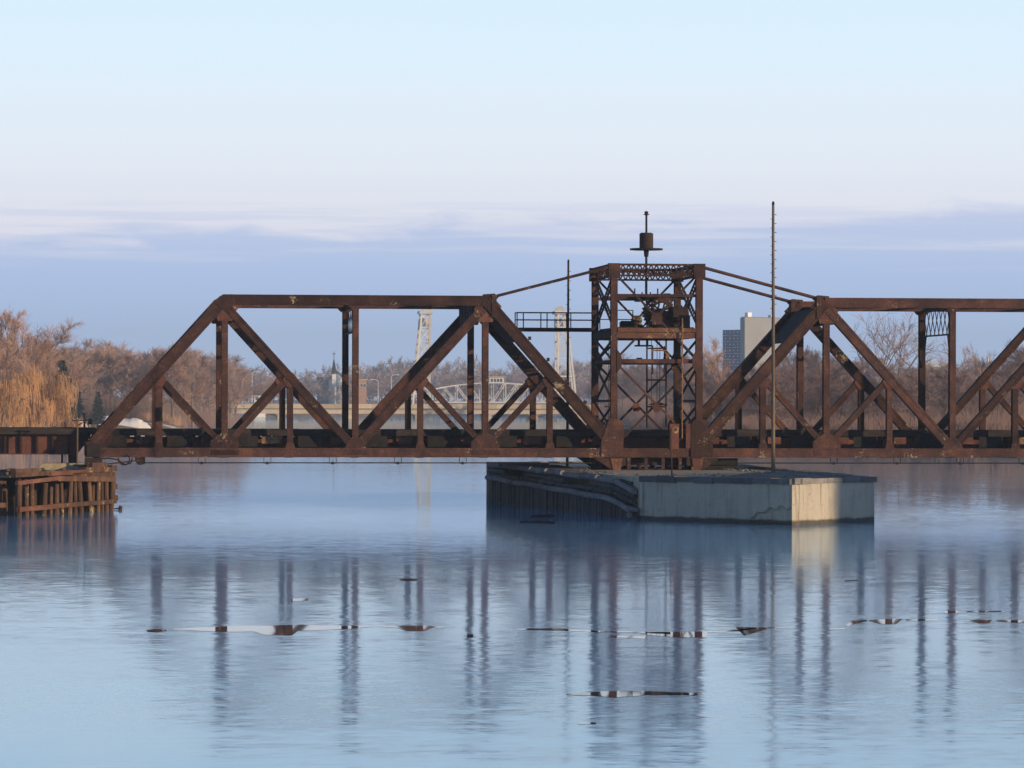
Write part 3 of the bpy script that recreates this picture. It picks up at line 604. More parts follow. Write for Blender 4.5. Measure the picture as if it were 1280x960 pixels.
mb = MB(); mb.box(XC-.5, XC+.25, YM-.4, YM+.4, PZ-.75, PZ-.68); mb.box(XC-.4, XC-.3, YM-.05, YM+.05, PZ-.68, PZ-.3); mb.box(XC+.0, XC+.1, YM-.05, YM+.05, PZ-.68, PZ-.3); mb.build('sheave_hanger', M['black_iron'], br)
mb = MB(); xx = onY(853, 400, D-.3).x; mb.tube((xx, D-.26, 3.2), (xx, D-.26, onY(853, 398, D).z), .038, n=8); mb.build('conduit_pipe', M['ochre'], br)
# control cupboard on the deck beside the right foot and low walkway rail
mb = MB(); xa = onY(838, 535, D-.4).x; mb.box(xa, xa+.42, D-.30, D-.02, 2.72, 3.85); mb.box(xa-.02, xa+.44, D-.32, D, 3.85, 3.89); mb.build('switch_cupboard', M['rust_red'], br)
mb = MB(); cx_ = xa+.24; pr = [(.16*math.cos(2*math.pi*i/16), .17*math.sin(2*math.pi*i/16)) for i in range(16)]
vs = [(cx_+u, D-.325, 3.62+w) for u, w in pr]+[(cx_+u*.55, D-.325, 3.62+w*.55) for u, w in pr]; mb.add(vs, [(i, (i+1)%16, 16+(i+1)%16, 16+i) for i in range(16)]); mb.v += [(a, b+.02, c) for a, b, c in vs]; mb.f += [((i+1)%16, i, 32+i, 32+(i+1)%16) for i in range(16)]+[(16+i, 16+(i+1)%16, 48+(i+1)%16, 48+i) for i in range(16)]
mb.build('painted_ring', M['ochre'], br)
mb = MB(); mb.box(xa+.75, xa+1.15, D-.28, D-.25, 2.75, 3.9); mb.build('web_plate', M['rust_red'], br)
# turntable under the centre: drum girder, rollers, rack ring, loading beams
mb = MB(); n = 48; r = 2.55
for (r0, r1, z0, z1) in ((2.45, 2.55, 1.98, 2.30), (2.40, 2.62, 2.30, 2.33), (2.40, 2.62, 1.95, 1.98), (2.30, 2.75, 1.752, 1.80)):
    vs = []
    for i in range(n):
        a = 2*math.pi*i/n; c, s_ = math.cos(a), math.sin(a)
        vs += [(XC+r0*c, YM+r0*s_, z0), (XC+r1*c, YM+r1*s_, z0), (XC+r1*c, YM+r1*s_, z1), (XC+r0*c, YM+r0*s_, z1)]
    mb.add(vs, [(4*i+a, 4*i+b, 4*((i+1)%n)+b, 4*((i+1)%n)+a) for i in range(n) for a, b in ((0,1),(1,2),(2,3),(3,0))])
mb.build('drum_girder', M['rust_dark'], br)
for i in range(24):
    a = 2*math.pi*i/24; c, s_ = math.cos(a), math.sin(a)
    mb = MB(); mb.tube((XC+2.38*c, YM+2.38*s_, 1.875), (XC+2.62*c, YM+2.62*s_, 1.875), .075, n=12); mb.build('roller', M['rust'], br)
for dx in (-1.6, 1.6):
    mb = MB(); mb.box(XC+dx-.2, XC+dx+.2, D-.25, YF+.25, 1.95, 2.31); mb.build('loading_beam', M['rust_dark'], br)
for xa_, xb_ in ((XC-2.9, XC-2.2), (XC+1.9, XC+3.9)):
    mb = MB(); mb.box(xa_, xb_, D+.3, D+.9, 1.80, 2.28); mb.box(xa_+.1, xa_+.3, D+.2, D+.3, 1.9, 2.2); mb.build('machinery_box', M['black_iron'], br)
for q in range(5):
    x = XC-1.4+q*.8; mb = MB(); mb.box(x, x+.16, D-.30, D-.24, 1.78, 2.30); mb.build('hanger_plate', M['rust'], br)
# power conduit slung beneath the arms
def hz(py): return onY(440, py, D).z
for (xa, xb) in ((onY(178,578,D).x, XC-B-.5), (XC+B+1.2, XC+B+4*P)):
    mb = MB(); mb.tube((xa, D-.12, 2.07), (xb, D-.12, 2.07), .026, n=6); mb.build('conduit', M['black_iron'], br)
for k in [B+P*q+.35 for q in (1, 1.5, 2, 2.5, 3)]:
    for sx in (-1, 1):
        x = XC+sx*k - (.7 if sx < 0 else 0) + .0
        mb = MB()
        for q in (-.15, .17): mb.box(x+q-.012, x+q+.012, D-.14, D-.10, 2.04, 2.33)
        mb.box(x-.16, x+.18, D-.14, D-.10, 2.035, 2.055); mb.tube((x, D-.16, 2.06), (x, D-.08, 2.06), .07, n=10); mb.build('conduit_hanger', M['black_iron'], br)
# cable loops and latch gear at the left end
xq = onY(155, 578, D).x
mb = MB(); loop = [(xq+.26*math.cos(a), D-.10-.02*i, 2.22+.24*math.sin(a)) for i, a in enumerate([math.radians(-200+i*20) for i in range(14)])]; mb.path(loop, .03)
mb.path([(xq-1.25, D-.2, 2.25), (xq-.7, D-.2, 2.28), (xq-.3, D-.15, 2.22), (xq+.05, D-.12, 1.98), (xq+.32, D-.12, 2.06), (xq+.38, D-.12, 2.3)], .03); mb.build('cable_loop', M['black_iron'], br)
xq = onY(176, 578, D).x
mb = MB(); mb.path([(xq-.22, D-.1, 2.34), (xq-.2, D-.1, 2.12), (xq-.06, D-.1, 2.0), (xq+.1, D-.1, 2.05)], .05); mb.tube((xq-.05, D-.16, 2.18), (xq-.05, D-.04, 2.18), .15, n=14); mb.box(xq-.1, xq+.2, D-.06, D, 2.0, 2.33); mb.build('latch_gear', M['rust_dark'], br)
xq = onY(118, 578, D).x
mb = MB(); mb.plate([(xq-.4,1.86),(xq+2.1,2.16),(xq+2.1,2.22),(xq-.4,1.93)][::-1], D-.20, D-.14); mb.build('latch_arm', M['rust'], br)
mb = MB(); mb.box(xq-.45, xq+.35, D-.3, D+.3, 1.95, 2.30); mb.build('end_bearing', M['rust_dark'], br); mb = MB(); mb.box(xq-.35, xq+.25, D-.36, D-.3, 2.34, 2.92); mb.build('end_plate', M['black_iron'], br)
# small gear box on the end sub post
xq = onY(200.5, 519, D).x; mb = MB(); mb.box(xq-.06, xq+.08, D-.35, D-.22, onY(200,526,D).z, onY(200,509,D).z); mb.build('junction_box', M['black_iron'], br)
# climbing cleats on the right hand inclined post of the left arm
for q in range(5):
    a = Vector((XC-B-P+.12, 0, ZT+.0)); b = Vector((XC-B-.12, 0, 3.0)); c = a+(b-a)*(.3+.15*q); n = Vector((b.z-a.z, 0, a.x-b.x)).normalized()*-.30
    mb = MB(); mb.box(c.x+n.x-.07, c.x+n.x+.05, D-.15, D+.05, c.z+n.z-.03, c.z+n.z+.13); mb.build('cleat', M['rust_dark'], br)
# ------------------------------------------------------------------ centre pier
T = onZ(990, 657); LC = onZ(800, 650); RC = onZ(1093, 652); FL = onZ(614, 628.5)
PT = 1.74
foot = [(T.x, T.y), (RC.x, RC.y), (RC.x+.5, 192), (RC.x-4.5, 202), (FL.x+3.2, 196), (FL.x+2.2, FL.y-1), (LC.x, LC.y)]
pier = thing('concrete_pier', 'weathered grey concrete pier with pointed nose carrying the swing bridge tower', 'pier', (T.x, T.y+20, 0))
# body: subdivided walls with slight unevenness and a spalled scar near the nose
mb = MB()
def wall(a, b, z0, z1, nx, nz, jit=.012, scar=None):
    vs = []; a = Vector((*a, 0)); b = Vector((*b, 0)); d = (b-a).normalized(); nrm = Vector((d.y, -d.x, 0))
    for j in range(nz+1):
        for i in range(nx+1):
            q = a+(b-a)*(i/nx); zz = z0+(z1-z0)*j/nz; o = rnd.uniform(-jit, jit) if 0 < i < nx and 0 < j < nz else 0
            if scar: o += scar(i/nx, zz)
            vs.append((q.x+nrm.x*o, q.y+nrm.y*o, zz))
    mb.add(vs, [(j*(nx+1)+i, j*(nx+1)+i+1, (j+1)*(nx+1)+i+1, (j+1)*(nx+1)+i) for j in range(nz) for i in range(nx)])
def scar(u, zz):                          # u runs from left corner to the nose
    k = .74; e = .985
    if u < k or u > e: return 0
    top = .30+.40*math.sin((u-k)/(e-k)*1.9)+.06*math.sin(u*90)
    return -.15 if zz < top and zz > .06 else 0
wall((LC.x, LC.y), (T.x, T.y), -1, PT, 120, 40, .008, scar)
wall((T.x, T.y), (RC.x, RC.y), -1, PT, 60, 30, .008)
wall(foot[1], foot[2], -1, PT, 30, 6); wall(foot[2], foot[3], -1, PT, 8, 6); wall(foot[3], foot[4], -1, PT, 8, 6); wall(foot[4], foot[5], -1, PT, 8, 6); wall(foot[5], foot[6], -1, PT, 40, 8)
mb.add([(x, y, PT) for x, y in foot], [tuple(range(7))])
mb.build('pier_body', M['concrete'], pier)
# coping blocks along the top edge, a little proud, broken and uneven
def coping(a, b, n, z0, z1, out=.10, wid=.6, skip=(), mat='coping', dark=None):
    a = Vector((*a, 0)); b = Vector((*b, 0)); d = (b-a)/n; t = d.normalized(); nr = Vector((t.y, -t.x, 0))
    for i in range(n):
        if i in skip: continue
        p0 = a+d*i+t*.012; p1 = a+d*(i+1)-t*.012; o = out+rnd.uniform(-.025, .025); h = z1+rnd.uniform(-.02, .03); mq = mat if not (dark and i >= dark[0] and i < dark[1]) else 'coping_shaded'
        q = [p0+nr*o, p1+nr*(o+rnd.uniform(-.015,.015)), p1-nr*wid, p0-nr*wid]
        mb = MB(); mb.slab([(v.x, v.y) for v in q], z0+rnd.uniform(-.03,.02), h); mb.build('coping_stone', M[mq], pier)
coping(foot[6], foot[0], 8, PT-.13, PT+.09, dark=(0,8)); coping(foot[0], foot[1], 5, PT-.12, PT+.10, dark=(3,5)); coping(foot[1], foot[2], 22, PT-.12, PT+.08); coping(foot[2], foot[3], 6, PT-.12, PT+.08); coping(foot[3], foot[4], 8, PT-.12, PT+.08)  # left edge and right end of the nose get the shade-coloured stones
# crumbled rubble and old snow dust lying on the top
mb = MB(); rr = random.Random(5)
for i in range(420):
    u, w = rr.random(), rr.random(); y = T.y+3+u*32; x = T.x-4+w*8.0-(.08*(y-T.y))*.6
    if y < 158 and abs(x-T.x) > (y-T.y)*.42: continue
    if 166 < y: x = x if abs(x-XC) > 3.2 or y > 184 else XC+rr.choice((-1,1))*rr.uniform(3.3,4.3)
    r = rr.uniform(.03, .13)
    vs = [(x+rr.uniform(-r,r)+r*1.2*math.cos(k*1.57), y+r*1.2*math.sin(k*1.57), PT-.01) for k in range(4)]+[(x+rr.uniform(-r,r)*.5, y+rr.uniform(-r,r)*.5, PT+r*rr.uniform(.4,.9))]
    mb.add(vs, [(0,1,4),(1,2,4),(2,3,4),(3,0,4)])
rb = mb.build('rubble', M['coping'], pier); rb['kind'] = 'stuff'
# heap of debris round the pole foot
mb = MB(); rr = random.Random(9); pb = onZ(966.5, 597, PT+.02)
gridn = 26; vs = []
for j in range(gridn+1):
    for i in range(gridn+1):
        u, w = i/gridn*2-1, j/gridn*2-1; hh = max(0, 1-(u*u+w*w))**1.3
        vs.append((pb.x+.4+u*2.6, pb.y+1.2+w*2.2, PT-.02+hh*(.24+rr.uniform(-.07,.07))))
mb.add(vs, [(j*(gridn+1)+i, j*(gridn+1)+i+1, (j+1)*(gridn+1)+i+1, (j+1)*(gridn+1)+i) for j in range(gridn) for i in range(gridn)])
hp = mb.build('debris_heap', M['coping']); tag(hp, 'low dark heap of broken debris on the pier around the pole foot', 'debris')
# timber fender along the shaded left side of the pier
fd = thing('timber_fender', 'dark weathered timber fender wall with bent top logs along the left side of the pier', 'fender', (LC.x, LC.y, 0))
a = Vector((LC.x-.03, LC.y+.3, 0)); b = Vector((FL.x, FL.y, 0)); d = b-a; ln = d.length; t = d.normalized(); nr = Vector((-t.y, t.x, 0))  # nr points to the river on the left
if nr.x > 0: nr = -nr
def ztop(u): return 1.52+.45*u**.6 if u > .04 else 1.3
def fpt(u, off, z): q = a+d*u+nr*off; return (q.x, q.y, z)
n = 88
for i in range(n):
    u0, u1 = i/n, (i+.88)/n; lean = rnd.uniform(-.05,.05); o = .10+rnd.uniform(-.05,.05)
    zt_ = ztop(u0)-.62-rnd.random()*.18+.0
    mb = MB(); q = [fpt(u0,o,0), fpt(u1,o+rnd.uniform(-.02,.02),0), fpt(u1,o-.14,0), fpt(u0,o-.14,0)]
    mb.slab([(x,y) for x,y,_ in q][::-1], -.9, zt_); mb.build('plank', M['fender'], fd)
for k, (zo, off, r, mat, seg) in enumerate(((-.08,.16,.13,'log',9), (-.34,.10,.12,'fender',7), (-.58,.14,.10,'fender',8))):
    for i in range(seg):
        if k == 1 and i in (2, 5): continue
        u0, u1 = i/seg+.004, (i+1)/seg-.004
        dz = rnd.uniform(-.04,.04)
        mb = MB(); mb.tube(fpt(u0,off+rnd.uniform(-.04,.04),ztop(u0)+zo+dz-.03), fpt(u1,off+rnd.uniform(-.04,.04),ztop(u1)+zo+dz-.03), r, r*.9, 9); mb.build('wale', M[mat], fd)
# long sagging pale log, drooping to the water line at the near end
pp = []
for i in range(19):
    u = 1-i/18; zz = .74+.50*u+.02*math.sin(i*1.3)
    if u < .18: zz -= (.18-u)*2.0*(.5+(.18-u)*8)*.55
    pp.append(fpt(u*.985, .30+.02*math.sin(i*2.1), zz))
for p0, p1 in zip(pp, pp[1:]): 
    mb = MB(); mb.tube(p0, p1, .125, .12, 9); mb.build('sagging_log', M['log'], fd)
mb = MB(); e = Vector(pp[-1]); mb.tube(e, e+Vector((-.15,-.35,-.16)), .15, .11, 9); mb.tube(e+Vector((-.1,-.1,.15)), e+Vector((.25,-.5,.05)), .12, .08, 8); mb.build('log_stub', M['log'], fd)
mb = MB()
q = [fpt(1.0,-.05,0), fpt(1.006,.16,0), fpt(1.02,.12,0), fpt(1.02,-2.2,0), fpt(1.0,-2.2,0)]
mb.slab([(x,y) for x,y,_ in q][::-1], -.9, 1.98); mb.build('end_panel', M['coping'], fd)
for i in range(30):
    u = i/30+.01; mb = MB(); q = [fpt(u,.02,0), fpt(u+.029,.02,0), fpt(u+.029,-1.15-1.6*u,0), fpt(u,-1.15-1.6*u,0)]
    zz = ztop(u)-.06+rnd.uniform(-.03,.02)
    mb.slab([(x,y) for x,y,_ in q][::-1], zz-.09, zz); mb.build('top_board', M['fender'], fd)
# sticks drifting in front of the fender
for (xa, ya, xb, yb, lab) in ((650,652.6,694,653.4,'thin dark driftwood stick floating left of the pier'), (664,645.6,694,645.2,'shorter dark stick floating between the driftwood and the fender')):
    p0, p1 = onZ(xa, ya, .03), onZ(xb, yb, .03); mb = MB(); mb.tube(p0, p0+(p1-p0)*.6+Vector((0,.05,.03)), .05, .06, 7); mb.tube(p0+(p1-p0)*.6+Vector((0,.05,.03)), p1, .06, .04, 7); tag(mb.build('driftwood', M['black_iron']), lab, 'driftwood')
# ------------------------------------------------------------------ poles on and behind the pier
def cleat_pole(base, top, r0, r1, label, cleats, name='timber_pole', mat='pole'):
    t = thing(name, label, 'pole', base); b = Vector(base); q = Vector(top)
    mb = MB(); n = 10
    for i in range(n): 
        mb.tube(b+(q-b)*(i/n), b+(q-b)*((i+1)/n), r0+(r1-r0)*i/n, r0+(r1-r0)*(i+1)/n, 10)
    mb.build('shaft', M[mat], t)
    mb = MB(); mb.tube(q, q+Vector((0,0,.14)), r1*1.15, r1*.8, 10); mb.build('cap', M['black_iron'], t)
    for i in range(cleats):
        c = b+(q-b)*(.62+.36*i/cleats); s = 1 if i % 2 else -1
        mb = MB(); mb.box(c.x-.012+s*r1, c.x+.012+s*(r1+.07), c.y-.02, c.y+.02, c.z-.012, c.z+.012); mb.build('step_iron', M['black_iron'], t)
    return t
pb = onZ(966.5, 597.5, PT-.02); tp = onY(966.5, 256, pb.y)
t = cleat_pole(pb, tp, .085, .055, 'tall slender timber pole standing on the pier right of the tower', 22)
mb = MB(); mb.box(pb.x-.16, pb.x+.22, pb.y-.15, pb.y+.15, PT, PT+.22); mb.build('pole_shoe', M['rust_red'], t)
pb2 = onY(709, 588, YF+3.5); pb2.z = PT-.3; tp2 = onY(710.5, 328, YF+3.5)
cleat_pole(pb2, tp2, .07, .05, 'thin dark pole left of the tower, rising behind the gangway', 16, mat='rust_dark')
ip = onZ(840, 597, PT); t = thing('iron_post', 'thin rusty iron post on the pier edge below the tower', 'post', ip)
mb = MB(); mb.tube(ip, onY(838.5, 536, ip.y), .035, .03, 8); mb.build('shaft', M['rust'], t); mb = MB(); mb.tube(ip, ip+Vector((0,0,.04)), .12, .12, 10); mb.build('base_plate', M['rust_dark'], t)
# ------------------------------------------------------------------ left rest pier of timber piles
PA, PB = onZ(16, 646), onZ(139, 638.5)
lp = thing('timber_pier', 'decaying reddish timber pile pier with log walings at the left end of the bridge', 'pier', (PA.x, PA.y, 0))
a = Vector((PA.x, PA.y, 0)); b = Vector((PB.x, PB.y, 0))
def lpt(px, off=0.0):                     # point on the pile line below photo column px
    u = (px-16)/(139-16.0); 
    # intersection of the viewing column with the line a-b
    best = min((abs((a+(b-a)*k/400.0).x - onY(px, 600, (a+(b-a)*k/400.0).y).x), k) for k in range(0, 401))[1]/400.0
    q = a+(b-a)*best; return q
tv = (b-a).normalized(); nv = Vector((tv.y, -tv.x, 0)); nv = nv if nv.x > 0 else -nv   # towards the sun lit river side
for px, zt_, lean, r in ((23,1.42,0,.15),(33.6,1.42,.02,.12),(40,1.40,0,.12),(54,1.45,0,.14),(63,1.35,0,.10),(70,1.50,.0,.13),(78,1.35,0,.09),(86,1.55,0,.13),(94,1.5,-.05,.11),(102,1.6,-.12,.14),(114,1.62,-.14,.13),(122,1.6,0,.12),(128,1.6,0,.10),(133,1.65,.0,.13),(138,1.7,.05,.13)):
    q = lpt(px); mb = MB(); h = rnd.uniform(-.22,.06); lean += rnd.uniform(-.06,.06)
    top = q+Vector((lean*1.4, 0, zt_+h)); low = q+Vector((-lean*.6, 0, -1.2))
    mb.tube(low, top, r, r*.9, 10); mb.build('pile', M['pile'], lp)
# second row of piles behind, in shade
for i in range(13):
    q = a+(b-a)*(i/12.0)-nv*(.9+.15*(i%3)); mb = MB(); mb.tube(q+Vector((0,0,-1)), q+Vector((rnd.uniform(-.05,.05),0,1.55)), .13, .12, 8); mb.build('pile', M['pile'], lp)
for i in range(8):
    q = a+(b-a)*(i/7.0)*1.0-nv*(2.4); mb = MB(); mb.tube(q+Vector((0,0,-1)), q+Vector((0,0,1.5)), .15, .13, 8); mb.build('pile', M['pile'], lp)
def waling(p0, p1, w, h, mat, name='waling'):
    mb = MB(); mb.bar(p0, p1, w, h, (tv.y, -tv.x, 0)); mb.build(name, M[mat], lp)
def LZ(px, py): q = lpt(px); q.z = onY(px, py, q.y).z; return q
o = nv*.17
waling(LZ(16,604)+o, LZ(69,597.5)+o, .16, .17, 'pile_red'); waling(LZ(67,598.2)+o*.8, LZ(139,599)+o*.8, .15, .22, 'pile')
waling(LZ(18,637)+o, LZ(76,631.5)+o, .18, .20, 'pile_red'); waling(LZ(74,631.6)+o*1.1, LZ(141,626.5)+o*1.1, .18, .19, 'pile')
# stacked horizontal timbers above the walings
for (x0, y0, x1, y1, hh) in ((2,594,60,591,.20),(58,592,104,590,.20),(88,594.5,138,593.5,.24),(14,588.5,48,587.5,.15),(104,587.5,137,586.5,.22),(112,581.5,131,580.5,.2)):
    waling(LZ(max(x0,16),y0), LZ(x1,y1), .26, hh, 'pile' if x0 != 58 else 'pile_red', 'crib_timber')
q = LZ(133,592); 
for i, (dz, dx) in enumerate(((0,0),(.27,.1),(-.3,.05),(-.55,.12),(-.8,.02),(-1.05,.15))):
    mb = MB(); mb.bar(LZ(139,600)+Vector((.05+dx,.3,dz+.25)), LZ(139,600)+Vector((-1.6,4.0,dz+.25)), .24, .24, (0,0,1)); mb.build('crib_timber', M['pile'], lp)
# broken ends and loose timbers
for px, z0_, z1_, dx, r in ((30,.2,1.1,.10,.07),(47,.1,1.25,-.12,.08),(58,.15,.95,.2,.07),(74,.2,1.3,.16,.06),(82,.1,1.0,-.1,.08),(91,.3,1.5,.22,.07),(108,.1,1.2,-.2,.08),(118,.2,1.45,.12,.07)):
    q = lpt(px)-nv*.35; mb = MB(); mb.bar(q+Vector((0,0,z0_-.4)), q+Vector((dx,rnd.uniform(-.2,.2),z1_)), r*2, r*1.5, tv); mb.build('broken_timber', M['pile' if px % 2 else 'deck_wood'], lp)
for i in range(16):
    u = rnd.random(); q = a+(b-a)*u-nv*rnd.uniform(.1,1.2); an = rnd.uniform(-.9,.9); ln_ = rnd.uniform(.4,1.3); dv = (tv*math.cos(an)+nv*math.sin(an))*ln_/2; zt_ = 1.80+rnd.uniform(0,.12)
    mb = MB(); mb.bar(q-dv+Vector((0,0,zt_)), q+dv+Vector((0,0,zt_+rnd.uniform(-.06,.12))), rnd.uniform(.1,.2), rnd.uniform(.08,.18), nv); mb.build('loose_timber', M[rnd.choice(['pile','log','pile_red','fender'])], lp)
# deck planks across the pier head
for i in range(26):
    u = i/26; q = a+(b-a)*u; zt_ = 1.72+.06*math.sin(i)+rnd.uniform(-.03,.03)
    p0 = q-nv*.1; p1 = q-nv*5.2; mb = MB(); mb.bar(p0+Vector((0,0,zt_)), p1+Vector((0,0,zt_+rnd.uniform(-.05,.05))), .30, .09, tv); mb.build('deck_plank', M['fender'], lp)
mb = MB(); x0, x1 = onY(-14, 600, D-1).x, onY(104, 600, D-1).x
mb.box(PB.x-7.5, PB.x-.35, PB.y+.6, YF+2.0, -1.0, 1.62); mb.build('crib_core', M['deck_wood'], lp)
# low wall of older piles further left, in front
for i in range(7):
    q = onZ(-6+i*3.2, 648, 0)+Vector((-.6,.8,0)); mb = MB(); mb.tube(q+Vector((0,0,-1)), q+Vector((0,0,.9+.25*(i%2))), .12, .11, 8); mb.build('pile', M['pile'], lp)
mb = MB(); mb.bar(onZ(-10,648,0)+Vector((-.6,.65,.55)), onZ(14,647,0)+Vector((-.3,.75,.5)), .2, .2, (0,1,0)); mb.build('waling', M['pile'], lp)
cb = onY(45, 590, D-.9); c2 = onY(103, 590, D-.9)
ob = MB(); z0, z1 = onY(70, 591, D-.9).z, onY(70, 579.2, D-.9).z
ob.plate([(cb.x,z0),(c2.x+.05,z0),(c2.x,z1),(cb.x+.28,z1),(cb.x+.08,z0+.16)], D-.9, D+1.2); tag(ob.build('concrete_block', M['concrete_block']), 'yellowish concrete bearing block lying on top of the timber pier', 'block')
fl = onZ(150, 636, .05); mb = MB(); mb.tube(fl+Vector((-.28,0,.0)), fl+Vector((0.0,0,.02)), .03, .04, 7); mb.tube(fl+Vector((0,0,-.1)), fl+Vector((.03,0,.13)), .09, .08, 9); tag(mb.build('pile_stump', M['deck_wood']), 'small dark pile stump poking out of the water right of the timber pier', 'stump')
# ------------------------------------------------------------------ approach span on the left
ap = thing('approach_span', 'dark plate girder railway span running off the left edge of the view', 'bridge span', (onY(60,567,D).x, YM, 1.7))
xe = onY(97, 560, D+.9).x; xs0 = -16.0
for y in (D+1.1, YF-1.1):
    mb = MB(); mb.prism([(-.2,-.55),(.2,-.55),(.2,-.51),(.015,-.51),(.015,.33),(.2,.33),(.2,.37),(-.2,.37),(-.2,.33),(-.015,.33),(-.015,-.51),(-.2,-.51)], (xs0, y, 2.98), (xe, y, 2.98), (0,1,0)); mb.build('girder', M['rust_red'], ap)
    x = xs0+.3
    while x < xe:
        mb = MB(); mb.box(x-.05, x+.05, y-.17, y+.17, 2.48, 3.30); mb.build('stiffener', M['rust_dark'], ap); x += .72
x = xs0; t0 = None
while x < xe+.9:
    if t0 is None:
        mb = MB(); mb.box(x-.12, x+.12, YM-2.3, YM+2.3, 3.36, 3.58); t0 = mb.build('tie', M['deck_wood'], ap); X0 = x
    else:
        c = t0.copy(); COL.objects.link(c); c.location = (x-X0, rnd.uniform(-.08,.08), rnd.uniform(-.01,.01))
    x += .47
for y in (YM-2.1, YM+2.1):
    mb = MB(); mb.box(xs0, xe+.85, y-.11, y+.11, 3.585, 3.66); mb.build('guard_timber', M['deck_wood'], ap)
for y in (YM-2.42, YM+2.42):
    mb = MB(); mb.box(xs0, xe+.85, y-.10, y+.10, 3.36, 3.62); mb.build('guard_timber', M['deck_wood'], ap)
for y in (YM-.72, YM+.72):
    mb = MB(); mb.prism(rs, (xs0, y, 3.585), (xe+.85, y, 3.585), (0,-1,0)); mb.build('rail', M['rust_dark'], ap)
for y in (D+1.1, YF-1.1):
    mb = MB(); mb.box(xe-.42, xe+.02, y-.22, y+.22, 1.9, 2.43); mb.box(xe-.55, xe+.12, y-.35, y+.35, 1.62, 1.9); mb.build('bearing_post', M['rust_dark'], ap)
    mb = MB(); mb.plate([(xe-.05,3.36),(xe+.62,3.36),(xe+.42,3.0),(xe+.02,2.5)][::-1], y-.2, y+.2); mb.build('end_bracket', M['rust_dark'], ap)
mb = MB(); mb.box(xe-.75, xe-.66, D+1.0, D+1.1, 1.7, 2.43); mb.build('bearing_post', M['rust_dark'], ap)
# signal posts beside the gap
q = onY(96.5, 590, D-1.2); q.z = 1.95
sg = thing('crossarm_post', 'slim iron post with short crossarm standing in front of the span gap', 'post', q)
mb = MB(); tpz = onY(96.5, 524, D-1.2).z; mb.tube(q, (q.x, q.y, tpz), .045, .04, 8); mb.build('shaft', M['pole'], sg)
mb = MB(); mb.box(q.x-.22, q.x+.42, q.y-.03, q.y+.03, tpz-.09, tpz-.04); mb.plate([(q.x+.05,tpz-.30),(q.x+.40,tpz-.09),(q.x+.42,tpz-.05),(q.x+.02,tpz-.24)], q.y-.02, q.y+.02); mb.build('crossarm', M['rust_dark'], sg)
q = onY(105.6, 540, D+.5); q.z = 3.3
sg = thing('signal_post', 'dark signal post with a small lamp box beside the bridge end', 'signal', q)
mb = MB(); tpz = onY(105.6, 516, D+.5).z; mb.tube(q, (q.x, q.y, tpz), .05, .045, 8); mb.build('shaft', M['black_iron'], sg)
zq = onY(111, 525, D+.5).z; mb = MB(); mb.box(q.x+.04, q.x+.30, q.y-.03, q.y+.03, zq-.02, zq+.03); mb.box(q.x+.16, q.x+.34, q.y-.1, q.y+.1, zq-.20, zq+.06); mb.tube((q.x+.25,q.y-.16,zq-.12),(q.x+.25,q.y-.09,zq-.12),.07,.06,10); mb.build('lamp_box', M['black_iron'], sg)
q = onY(125, 536, D+1.2); mb = MB(); mb.box(q.x-.15, q.x+.1, q.y-.1, q.y+.1, 3.5, 3.72); mb.tube((q.x-.15,q.y,3.72),(q.x+.12,q.y,3.76),.05,.05,8); tag(mb.build('switch_box', M['black_iron']), 'small dark switch box on the deck at the foot of the end post', 'box')
# ------------------------------------------------------------------ trees
def tree_segments(rr, H, spread, lean=0.0, levels=(7,6,7,5), trunk_h=.20, up=.55, r0=.022):
    segs = []; tw = []
    def rv(): 
        v = Vector((rr.gauss(0,1), rr.gauss(0,1), rr.gauss(0,1))); return v.normalized()
    pts = [Vector((0,0,0))]; d = Vector((lean, 0, 1)).normalized(); n = 9
    for i in range(n):
        d = (d + rv()*.10 + Vector((0,0,.06))).normalized(); pts.append(pts[-1]+d*(H*.86/n))
    rad = [H*r0*(1-i/n*.86) for i in range(n+1)]
    for i in range(n): segs.append((pts[i], pts[i+1], rad[i], rad[i+1], 6))
    def branch(p, d, L, r, lev):
        m = 4 if lev < 2 else 3; q = p; st = []
        for i in range(m):
            d = (d + rv()*.13 + Vector((0,0,.055))).normalized(); q2 = q+d*(L/m)
            a, b = r*(1-i/m*.7), r*(1-(i+1)/m*.7)
            segs.append((q, q2, a, b, 4 if lev == 0 else 3)); st.append((q2, d)); q = q2
        k = levels[lev+1]
        for i in range(k):
            u = .25+.75*(i+rr.random())/k; j = min(m-1, int(u*m)); pp, dd = st[j]; pp = pp-dd*(L/m)*rr.random()
            nd_ = (dd*.8 + rv()*.78 + Vector((0,0,.14))).normalized()
            if lev == 1:
                tw.append((pp, nd_, L*rr.uniform(.45,.75)))
            else: branch(pp, nd_, L*rr.uniform(.40,.62), r*.45, lev+1)
    k = levels[0]
    for i in range(k):
        u = trunk_h+(1-trunk_h)*(i+rr.random()*.7)/k; f = u*n*.98; j = int(f); p = pts[j].lerp(pts[j+1], f-j)
        az = i*2.4+rr.uniform(-.5,.5); el = up+.5*(u-trunk_h)
        dd = Vector((math.cos(az)*math.cos(el), math.sin(az)*math.cos(el), math.sin(el)))
        branch(p, dd, spread*(1.12-.55*u)*rr.uniform(.85,1.15), H*r0*.42*(1.1-u*.6), 0)
    return segs, tw
def seg_mesh(segs):
    mb = MB()
    for a, b, r, q, n in segs: mb.tube(a, b, r, q, n)
    return mb
